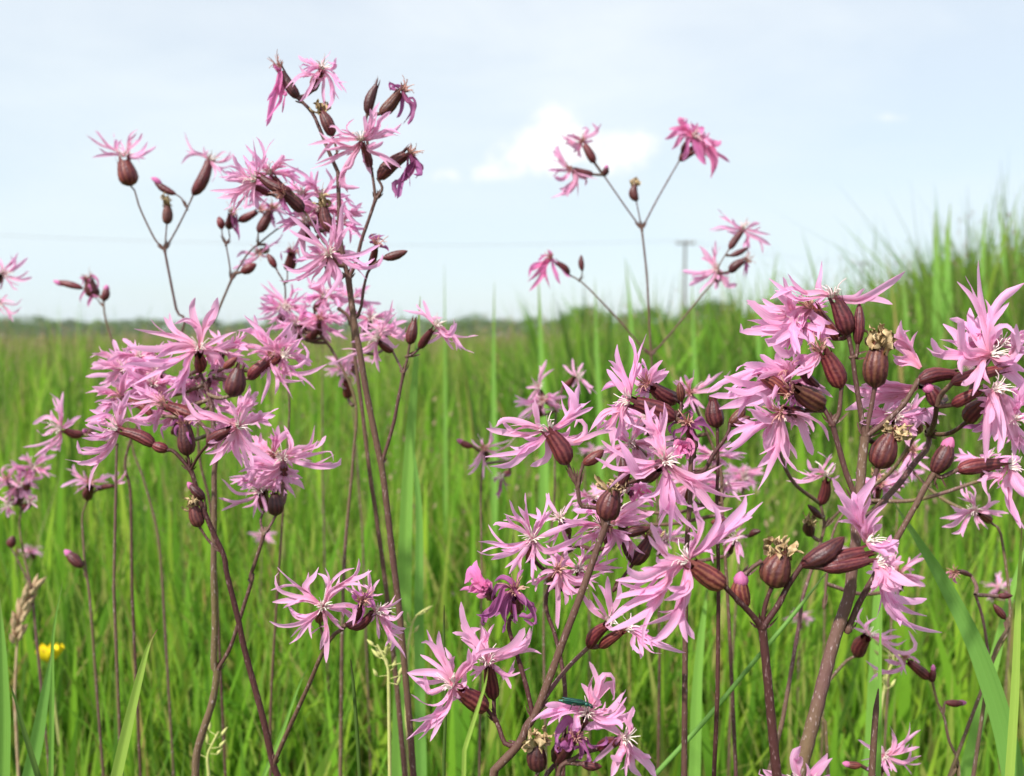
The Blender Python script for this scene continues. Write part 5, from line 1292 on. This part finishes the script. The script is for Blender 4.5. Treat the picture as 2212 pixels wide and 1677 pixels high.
plant('ragged robin beyond the thick stem, two out-of-focus pink stars near the broad leaf blade', .36, pale=M_STEM_PALE)
stem(('R', 'R', 'M'), ('170,1500 290,1050 330,850', '440,200 470,0', '340,1659 350,1500 330,1380'), 1.5, .9, True)
stem('M', '340,1600 450,1480 560,1370 640,1300', .9, .8)
flower('M', (320, 1375), (375, 1160), 130, (365, 1100), "300,1060 230,1050 200,950; 340,1050 380,950 290,880; 330,1060 310,1000 | 260,1110 150,1080 100,1050; 250,1140 120,1170 0,1150; 290,1120 200,1110 | 420,1080 460,1000; 430,1130 500,1100; 400,1050 440,980", L=.018)
bud('M', (330, 1500), (200, 1370), 70)
capsule('M', (230, 1659), (215, 1530), 130, True)
capsule('M', (820, 1230), (850, 1090), 120, True)
fill_flower(1690, 905, -.03, 821)
fill_flower(1965, 895, -.03, 822)
fill_flower(2130, 1000, -.02, 823)
fill_flower(1900, 1050, .0, 824)
fill_flower(1940, 1240, .0, 825)
stem('D', '1780,1310 1800,1150 1850,1080', .8, .7)

plant('ragged robin with a spread starry flower beside the broad diagonal blade', .36, pale=M_STEM_PALE)
stem(('R', 'R', 'M'), ('1690,1345 1600,1500 1560,1600', '1950,560 2100,180', '2000,1659 1950,1580 1890,1520'), 1.2, .8, True)
flower('M', (1890, 1525), (1790, 1450), 110, (1755, 1430), "1720,1340 1640,1260 1620,1150; 1740,1340 1750,1250 1680,1170; 1720,1350 1660,1330 1580,1300 | 1650,1440 1550,1490 1430,1500; 1660,1430 1620,1430 1530,1380; 1650,1470 1560,1560 1450,1580; 1680,1500 1620,1610 1540,1640 | 1770,1500 1780,1540 1800,1610; 1790,1500 1820,1530 1880,1600 | 1850,1410 1920,1360 1990,1340; 1860,1440 1960,1450 2070,1455; 1840,1400 1880,1350", L=.018)
flower('M', (1100, 1000), (1150, 900), 80, (1180, 870), "1200,800 1250,760; 1230,850 1310,790; 1230,920 1330,940; 1190,960 1180,1050; 1150,980 1170,1160; 1120,960 1050,1080 | 1130,800 1190,760; 1240,980 1340,1060", L=.018, dz=.02)

plant('small ragged robin low beside the thick stem, round brown calyx and folded flower', .36, pale=M_STEM_PALE)
stem('R', '640,1000 560,850 790,540 885,485', 1.1, .9, True)
flower('R', (890, 485), (960, 340), 135, (985, 310), "940,250 900,180 940,100; 960,250 1000,210 1050,180; 930,280 860,250 | 1090,310 1150,280 1210,270; 1080,340 1200,330 1250,330; 1080,350 1200,390 1290,350 | 1060,360 1110,390 1200,450 1300,460 1360,400 1300,280; 1030,340 1100,360", L=.018)

plant('ragged robin with a nodding flower on a thin arched stalk under the diagonal blade', .37, pale=M_STEM_PALE)
stem('R', '1560,1500 1690,1340 1620,1150 1580,960 1530,850 1490,690', 1.0, .8, True)
flower('R', (1460, 660), (1310, 535), 95, (1275, 505), "1260,560 1200,600 1120,620; 1220,540 1150,530 1110,510; 1240,580 1060,620 990,690 | 1330,490 1390,540; 1300,470 1340,440; 1250,470 1220,450", L=.017)
bud('R', (1490, 690), (1495, 560), 60, True)
bud('R', (1590, 850), (1745, 850), 70, True)
stem('R', '1575,950 1575,890 1590,850', .6, .6)

plant('low blurred ragged robin at the bottom right with upright lobes and a lone bud', .34, pale=M_STEM)
stem('R', '980,1600 1060,1450 1095,1380', 1.1, .9, True)
flower('R', (1095, 1380), (1095, 1310), 90, (1100, 1270), "1040,1230 950,1180 900,1145; 1060,1240 1000,1230; 1040,1290 960,1300 920,1310 | 1170,1230 1200,1130 1150,1030; 1190,1220 1300,1140 1400,1065; 1200,1250 1390,1200 | 1150,1280 1250,1330 1400,1270; 1180,1300 1290,1320 1330,1180 | 1110,1340 1150,1450; 1070,1340 1000,1450; 1050,1310 970,1380 | 1150,1320 1210,1400; 1090,1200 1080,1190", L=.02)
bud('R', (930, 1345), (790, 1330), 75, True)

plant('foreground flower peeping up at the bottom edge round the thick stem', .258, pale=M_STEM_DARK)
stem('R', '470,1760 480,1640', 1.4, 1.2, True)
flower('R', (480, 1620), (480, 1540), 130, (480, 1500), "430,1420 400,1290 450,1195; 540,1410 640,1300 660,1250; 560,1420 700,1290 | 400,1480 240,1420 160,1380; 400,1500 140,1420 130,1375; 380,1520 200,1470 | 580,1480 680,1420; 500,1400 490,1330", hw=1.9)

plant('ragged robin at the right border with dark slim buds on a curved stalk', .35, pale=M_STEM_PALE)
stem('R', '1800,1500 1950,560 2080,260 2100,180', 1.2, .9, True)
stem('R', '2080,260 2070,200 2060,180', .6, .6)
stem('R', '1950,560 1890,200 1830,0', .9, .8)
bud('R', (2065, 190), (1970, 70), 70)
bud('R', (2000, 10), (2125, 5), 60)
flower('O', (2120, 930), (2000, 890), 60, (1970, 900), "1900,900 1880,920; 1900,950 1880,980; 1950,960 1980,1000; 1920,920 1960,940", mat_=M_CRUMPLE, L=.01)

plant('blurred ragged robin with two pale flowers behind the side-on central flower', .46, pale=M_STEM_PALE)
stem(('D', 'J'), ('1180,1677 1175,1300', '1000,1659 1010,900 1020,600'), 1.4, 1.0, True)
flower('J', (900, 700), (870, 600), 90, (860, 560), "870,470 900,380 930,300; 880,480 940,430 1000,390; 830,520 790,460 | 820,600 760,680 740,740; 800,560 740,560; 840,620 780,720 720,720", L=.02)
flower('J', (1080, 560), (1180, 480), 80, (1215, 460), "1180,400 1170,290; 1230,400 1270,330; 1150,420 1080,350 | 1270,500 1330,560 1400,620; 1230,540 1250,630; 1280,520 1340,620 | 1190,520 1170,560; 1260,440 1300,400", L=.02)
flower('J', (990, 720), (920, 690), 80, (900, 680), "940,620 1010,640; 850,720 760,770 660,850; 900,760 1000,770; 850,650 760,660 | 960,700 1020,740; 830,760 740,830 650,860", L=.02)
fill_flower(1170, 870, .0, 971)

plant('blurred ragged robin with a rosy bud, beneath the side-on central flower', .44, pale=M_STEM_PALE)
stem(('D', 'J'), ('1035,1677 1040,1250', '320,1659 325,1400 340,1230'), 1.3, .9, True)
flower('J', (360, 1220), (350, 1160), 90, (345, 1125), "300,1200 250,1270 200,1290; 310,1220 250,1330 200,1370; 350,1250 350,1400 340,1420 | 400,1080 420,950 400,870; 440,1100 520,1080 600,1050; 420,1060 440,1000 | 440,1180 560,1230 620,1210; 450,1150 560,1100 650,1000 | 270,1090 230,1040; 320,1050 290,990", L=.019)
bud('J', (250, 1110), (110, 1050), 80, True)
flower('J', (600, 1340), (530, 1370), 70, (510, 1380), "460,1400 450,1450; 540,1450 570,1540; 500,1480 480,1600; 560,1380 600,1370", mat_=M_WITHER, L=.014, dz=.05)

# ---- scattered small plants further back ----------------------------------------
def back_plant(x, y, d, seed, n):
    r = random.Random(seed)
    plant('small out-of-focus ragged robin far behind in the grass %d' % seed, d, 'blurred ragged robins further back in the meadow', M_STEM_PALE)
    CUR['label_final'] = 'small out-of-focus pink ragged robin further back among the grass'
    s = .31 / d * 1.0
    stem('D', '%f,%f %f,%f' % (x + r.gauss(0, 14), min(1677, y + 420 * s * 1.6), x, y + 12), 1.3, .9, True)
    for k in range(n):
        fx, fy = x + r.gauss(0, 36 * s), y + r.gauss(0, 26 * s) - 10
        flower('D', (fx + r.gauss(0, 8), fy + 46 * s), (fx, fy + 8 * s), 26 * s, (fx, fy), auto_lobes(fx, fy, 88 * s, r), L=.019, hw=1.4)
    bud('D', (x + 14 * s, y + 20 * s), (x + 24 * s, y - 24 * s), 15 * s)
for i, (x, y, d, n) in enumerate([(1255, 985, .62, 1), (750, 800, .60, 2), (1775, 1215, .55, 1), (1720, 1350, .66, 1), (2180, 1270, .60, 1), (690, 725, .68, 2), (560, 1170, .75, 1),
                                  (30, 1190, .80, 1), (2090, 790, 1.1, 1), (1000, 1290, 1.0, 1), (1600, 1030, .55, 2), (1940, 1040, .50, 1), (860, 1480, .85, 1), (1330, 1500, .8, 1)]):
    back_plant(x, y, d, i + 1, n)

for pl in list(PL.values()):
    realise(pl)

# ------------------------------------------------------------------ single grass blades, rushes, grasses that stand out
def blade_thing(name, reg, text, wpx, d, material, label, cat='grass', d_tip=None, rush=False, cupv=.34, facing=.0, group=None):
    P2 = pts(reg, text)             # from low end to tip
    dt = d if d_tip is None else d_tip
    n = len(P2)
    P3 = [at(*p, d + (dt - d) * k / (n - 1)) for k, p in enumerate(P2)]
    w = wpx * scl(reg) / FPX * d
    dirn = unit(P3[0] - P3[1])
    foot = np.array((P3[0][0] + dirn[0] * .05, P3[0][1] + .015, -.005))
    low = smooth_path([foot, (foot + P3[0]) * .5 + np.array((0, 0, -.01)), P3[0]], 7)[:-1]
    up = smooth_path(P3, 22)
    P = np.vstack([low, up])
    v = np.concatenate([np.linspace(-.3, 0, 6, endpoint=False), np.linspace(0, 1, 22)])
    mb = MB()
    if rush:
        tube(mb, P, np.interp(v, [-.3, 0, .8, 1], [w * .5, w * .5, w * .42, w * .08]), 8)
    else:
        prof = np.interp(v, [-.3, 0, .35, .7, .9, 1], [.75, 1, .92, .6, .25, .03]) * w * .5
        T = tangents(P); Nn = unit(CAM - P.mean(0)); Nn = unit(Nn + np.array((facing, 0, .1)))
        S = unit(np.cross(T, np.tile(Nn, (len(P), 1)))); B = np.cross(S, T)
        u = np.linspace(-1, 1, 7)
        uv = np.stack([np.repeat(((u + 1) / 2)[None], len(P), 0), np.repeat(np.clip(v, 0, 1)[:, None], 7, 1)], -1)
        mb.grid(P[:, None] + prof[:, None, None] * (u[None, :, None] * S[:, None] + (cupv * np.abs(u) - .05)[None, :, None] * B[:, None]), uv=uv)
    o = mb.build(name, material, None, foot)
    tag(o, label, cat, group)
    return o
blade_thing('grass_shoot', 'D', '2195,1700 2165,1560 2110,1400 2040,1260 1985,1170 1930,1085', 46, .315, M_BLADE_GLAUC, 'broad smooth blue-green leaf blade slanting across the right of the picture', facing=-.2)
blade_thing('grass_shoot', 'D', '2180,1690 2192,1500 2200,1300 2208,1120', 18, .30, M_BLADE_BRIGHT, 'narrow yellow-green upright blade beside the broad slanting one')
blade_thing('grass_shoot', 'D', '862,1680 872,1300 880,1050 898,790 908,640', 36, .43, M_BLADE, 'wide green blade rising straight behind the tall forked flower stem')
blade_thing('grass_shoot', 'D', '910,1680 905,1350 905,1100 890,950 900,860', 24, .45, M_BLADE_GLAUC, 'pale green blade overlapping the wide one behind the forked stem')
blade_thing('grass_shoot', 'T', '950,1720 1080,1150 1180,750 1240,560 1300,455', 92, .30, M_BLADE_BRIGHT, 'yellow-green blade with a curved brown tip standing alone at lower left')
blade_thing('grass_shoot', 'T', '20,1720 30,1200 20,700 0,200', 110, .33, M_BLADE, 'wide green blade running up the left border')
blade_thing('grass_shoot', 'T', '230,1720 300,1400 360,1050 400,820 425,650', 110, .36, M_BLADE_GLAUC, 'grey-green folded blade in front of the yellow buttercup')
blade_thing('grass_shoot', 'T', '420,1690 430,1000 440,500 520,50', 40, .37, M_BLADE, 'slender green blade crossing the buttercup')
blade_thing('grass_shoot', 'T', '330,1720 200,1300 130,1050 80,900', 45, .34, M_RUSH, 'dark green blade leaning left at the lower left corner')
blade_thing('grass_shoot', 'U', '690,1700 850,1320 980,960 1080,740', 36, .38, M_BLADE, 'green blade leaning right beneath the starry low flower')
blade_thing('rush_stem', 'U', '1500,1720 1470,1250 1440,880 1420,700', 34, .33, M_RUSH, 'dark rush with a blackened tip left of the front pink flower', 'rush', rush=True)
blade_thing('rush_stem', 'P', '530,1800 545,1300 530,760 532,370', 34, .31, M_RUSH, 'dark rush standing just behind the lowest left pink flower', 'rush', rush=True)
blade_thing('grass_shoot', 'P', '720,1720 790,1500 870,1250 920,1080 940,950', 42, .236, M_BLADE_BRIGHT, 'light green blade passing in front of the low pink flower calyx')
blade_thing('flowering_grass', 'D', '1400,1690 1520,1560 1620,1440 1720,1320 1790,1230', 11, .33, M_BLADE_GLAUC, 'pale straight grass stem slanting behind the dark maroon stem', rush=True)
blade_thing('grass_shoot', 'R', '1060,1500 1068,1000 1075,500 1080,60', 40, .31, M_BLADE, 'translucent green blade standing before the low blurred flower')
blade_thing('flowering_grass', 'R', '1000,1600 1020,1250 1040,950 1062,740', 55, .295, M_STEM, 'reddish-brown grass stem rising in front of the bottom right flower', rush=True)
blade_thing('grass_shoot', 'D', '1500,1690 1508,1450 1530,1250', 26, .42, M_BLADE, 'green blade behind the dark stems right of centre')
blade_thing('grass_shoot', 'D', '1880,1690 1890,1450 1898,1250 1905,1120', 30, .45, M_BLADE, 'soft green blade behind the fat right hand stem')
blade_thing('grass_shoot', 'D', '2080,1690 2130,1500 2180,1300 2225,1150', 26, .40, M_BLADE, 'green blade crossing behind the broad slanting leaf')
blade_thing('grass_shoot', 'D', '1075,1690 1068,1100 1066,800 1068,610', 22, .9, M_BLADE, 'lone slim blade poking above the skyline near the middle')
blade_thing('grass_shoot', 'D', '1170,1690 1175,1000 1168,760 1163,590', 30, .85, M_BLADE, 'sturdier blade poking above the skyline right of the lone slim one')
blade_thing('grass_shoot', 'D', '965,1690 962,1000 961,760 960,570', 12, .95, M_BLADE, 'very fine blade poking above the skyline by the pale sky')
for x, t, d, w in ((1500, 600, 1.3, 20), (1365, 560, 1.2, 22), (1290, 600, 1.1, 18), (1640, 590, 1.4, 22), (1665, 545, 1.5, 20), (2025, 455, 1.6, 44), (2048, 440, 1.6, 40), (1960, 560, 1.6, 26), (2125, 440, 1.7, 30), (2170, 420, 1.7, 26), (2200, 450, 1.8, 30), (1820, 590, 1.5, 18)):
    blade_thing('reed_shoot', 'D', '%f,1500 %f,1000 %f,%f %f,%f' % (x - 8, x + 6, x - 2, t + 140, x + (x % 7 - 3) * 5, t), w, d, M_BLADE, 'upright reed-like blade reaching above the skyline among the tall grass', group='reed blades on the skyline')

def spikelet_grass(reg, text, d, label, spk, n, size, brown=False):
    P2 = pts(reg, text); P3 = [at(*p, d) for p in P2]
    foot = np.array((P3[0][0], P3[0][1] + .01, -.005))
    root = empty('flowering_grass_stem', foot, label, 'grass')
    P = np.vstack([smooth_path([foot, (foot + P3[0]) / 2, P3[0]], 6)[:-1], smooth_path(P3, 16)])
    mb = MB(); tube(mb, P, np.linspace(.0009, .0004, len(P)), 6)
    mb.build('culm', M_SPIKELET if not brown else M_SPIKE, root, foot)
    r = random.Random(n)
    up = smooth_path(P3, 40)
    for k in range(n):
        f = spk + (1 - spk) * k / n
        p = up[int(f * 39)]; t = unit(up[min(39, int(f * 39) + 1)] - up[int(f * 39) - 1])
        o = unit(np.array((r.choice((-1, 1)) * r.uniform(.3, 1), r.gauss(0, .6), r.uniform(-.1, .5))))
        q = p + o * size * (r.uniform(.4, 1.6) if not brown else r.uniform(.05, .35))
        ax = unit(t + o * .5) * size * r.uniform(.8, 1.3)
        mb = MB(); tube(mb, smooth_path([p, (p + q) / 2, q], 4), .00018, 4)
        tube(mb, np.array([q, q + ax * .25, q + ax * .6, q + ax]), np.array((.0001, size * .2, size * .17, .0001)), 6)
        mb.build('spikelet', M_SPIKE if brown else M_SPIKELET, root, q)
spikelet_grass('G', '1400,1700 1390,1500 1320,1340 1290,1290', .36, 'small pale green grass panicle below the starry low flower', .15, 12, .0042)
spikelet_grass('G', '1560,1659 1580,1300 1640,1050 1740,960', .40, 'thin grass panicle with pale spikelets against the wide green blade', .4, 8, .004)
spikelet_grass('T', '120,1000 150,480 200,280 290,90', .50, 'tan bristly grass spike at the far left above the buttercup', .45, 46, .007, True)
spikelet_grass('R', '1080,900 1130,640 1180,500 1100,420', .42, 'pale grass panicle beside the low folded flower', .3, 9, .0042)
spikelet_grass('U', '250,1669 240,1500 290,1380 330,1300', .40, 'little bent grass panicle beside the swollen stem node', .4, 6, .004)

def buttercup():
    c = at(*px('T', (410, 730)), .60); foot = np.array((c[0] + .01, c[1] + .02, -.005))
    root = empty('buttercup', foot, 'yellow buttercup half hidden by a blade at lower left', 'wildflower')
    mb = MB(); tube(mb, smooth_path([foot, (foot + c) / 2 + np.array((.006, 0, 0)), c], 14), np.linspace(.0012, .0008, 14), 7); mb.build('stem', M_SPIKELET, root, foot)
    for k in range(5):
        a = k / 5 * 6.283 + .3; o = np.array((math.cos(a), math.sin(a) * .9, 0)); s = np.array((-math.sin(a), math.cos(a), 0))
        G = []
        for t in np.linspace(0, 1, 7):
            m = c + o * .0095 * t + np.array((0, 0, .009 * t ** 1.7)); w = .0046 * math.sin(math.pi * min(1, .12 + t * .80)) ** .7
            G.append([m + s * w * u + np.array((0, 0, .003 * u * u)) - o * .002 * u * u for u in np.linspace(-1, 1, 5)])
        mb = MB(); mb.grid(np.array(G)); mb.build('petal', M_YELLOW, root, c)
    mb = MB(); tube(mb, np.array([c, c + (0, 0, .002), c + (0, 0, .005), c + (0, 0, .0065)]), np.array((.001, .003, .0028, .0002)), 10); mb.build('flower_centre', M_SPIKELET, root, c)
buttercup()

# ------------------------------------------------------------------ beetle
def beetle_fn(nt, N, L):
    g = N.new('ShaderNodeNewGeometry'); n = noise(N, L, 900, 3, g.outputs['Position'])
    r = ramp(N, [(.3, (.008, .045, .040)), (.6, (.015, .085, .060)), (.8, (.05, .10, .03))]); L.new(n.outputs['Fac'], r.inputs[0])
    p = N.new('ShaderNodeBsdfPrincipled'); p.inputs['Metallic'].default_value = .55; p.inputs['Roughness'].default_value = .38
    L.new(r.outputs[0], p.inputs['Base Color'])
    b = N.new('ShaderNodeBump'); b.inputs['Strength'].default_value = .4; b.inputs['Distance'].default_value = .0002; L.new(n.outputs['Fac'], b.inputs['Height']); L.new(b.outputs[0], p.inputs['Normal'])
    o = N.new('ShaderNodeOutputMaterial'); L.new(p.outputs[0], o.inputs[0])
M_BEETLE = mat('beetle_metallic_green', beetle_fn)
M_LEG = plain('beetle_leg', (.01, .015, .012), (.03, .035, .02), 300, .4, .5)
def ellip(mb, c, ax, side, up, L_, W, H, prof=None, n=11, m=12, half=False):
    ts = np.linspace(0, 1, n)
    rows = []
    for t in ts:
        rr = math.sin(math.pi * (.03 + .94 * t)) ** .6 if prof is None else float(np.interp(t, prof[0], prof[1]))
        a = np.arange(m) / m * 6.2832
        rows.append(c + ax * L_ * (t - .5) + rr * (np.cos(a)[:, None] * side * W + np.sin(a)[:, None] * up * H))
    mb.grid(np.array(rows), True)
def build_beetle():
    d = .2585
    tail, head = at(*px('Q', (872, 478)), d), at(*px('Q', (1250, 540)), d - .001)
    ax = unit(head - tail); side = unit(np.cross(ax, np.array((0, 0, 1.0)))); up = np.cross(side, ax)
    Ln = np.linalg.norm(head - tail); mid = (head + tail) / 2
    root = empty('beetle', mid - up * .0014, 'slim metallic green beetle perched on an arched pink petal', 'beetle')
    mb = MB(); ellip(mb, mid - ax * Ln * .12 - up * .0002, ax, side, up, Ln * .74, .00085, .0008); mb.build('abdomen', M_BEETLE, root, mid)
    for s in (-1, 1):   # long gaping wing cases
        mb = MB(); ellip(mb, mid - ax * Ln * .08 + side * s * .0006 + up * .00045, unit(ax + side * s * -.06), side, up, Ln * .66, .00062, .00042, ([0, .06, .3, .8, 1], [.1, .4, .75, 1, .6])); mb.build('wing_case', M_BEETLE, root, mid)
        # stout hind thigh, then shin
        h0 = mid + ax * Ln * .02 + side * s * .0008 - up * .0003
        k = h0 - ax * .0012 + side * s * .0012 + up * .0004; f = k - ax * .0006 + side * s * .0004 - up * .0019
        for (nm, P, R) in (('hind_leg', [h0, (h0 + k) / 2, k, (k + f) / 2, f], (.00022, .00048, .00025, .00012, .00008)),
                           ('middle_leg', [mid + ax * Ln * .16 + side * s * .0006 - up * .0004, mid + ax * Ln * .14 + side * s * .0016 - up * .0002, mid + ax * Ln * .08 + side * s * .0022 - up * .0017], (.00016, .00013, .00007)),
                           ('front_leg', [mid + ax * Ln * .27 + side * s * .0005 - up * .0004, mid + ax * Ln * .33 + side * s * .0014 - up * .0004, mid + ax * Ln * .38 + side * s * .0016 - up * .0018], (.00016, .00013, .00007))):
            mb = MB(); tube(mb, np.array(P), np.array(R), 7); mb.build(nm, M_LEG, root, P[0])
        a0 = mid + ax * Ln * .46 + side * s * .0003
        mb = MB(); tube(mb, smooth_path([a0, a0 + ax * .001 + side * s * .0012 + up * .0007, a0 + ax * .0016 + side * s * .0030 + up * .0004], 8), .00007, 5); mb.build('antenna', M_LEG, root, a0)
    mb = MB(); ellip(mb, mid + ax * Ln * .30, ax, side, up, Ln * .20, .0008, .00075); mb.build('thorax', M_BEETLE, root, mid)
    hd = mid + ax * Ln * .42 - up * .0003
    mb = MB(); ellip(mb, hd, unit(ax - up * .5), side, up, Ln * .16, .00068, .0006); ho = mb.build('head', M_BEETLE, root, hd)
    for s in (-1, 1):
        mb = MB(); ellip(mb, hd + side * s * .0006 + up * .0002, ax, side, up, .0006, .00022, .00028, None, 7, 8); mb.build('eye', M_LEG, ho, hd)
build_beetle()
for o in bpy.data.objects:
    lab = o.get('label')
    if lab and lab.startswith('small out-of-focus ragged robin far behind'):
        o['label'] = 'small out-of-focus pink ragged robin further back among the grass'
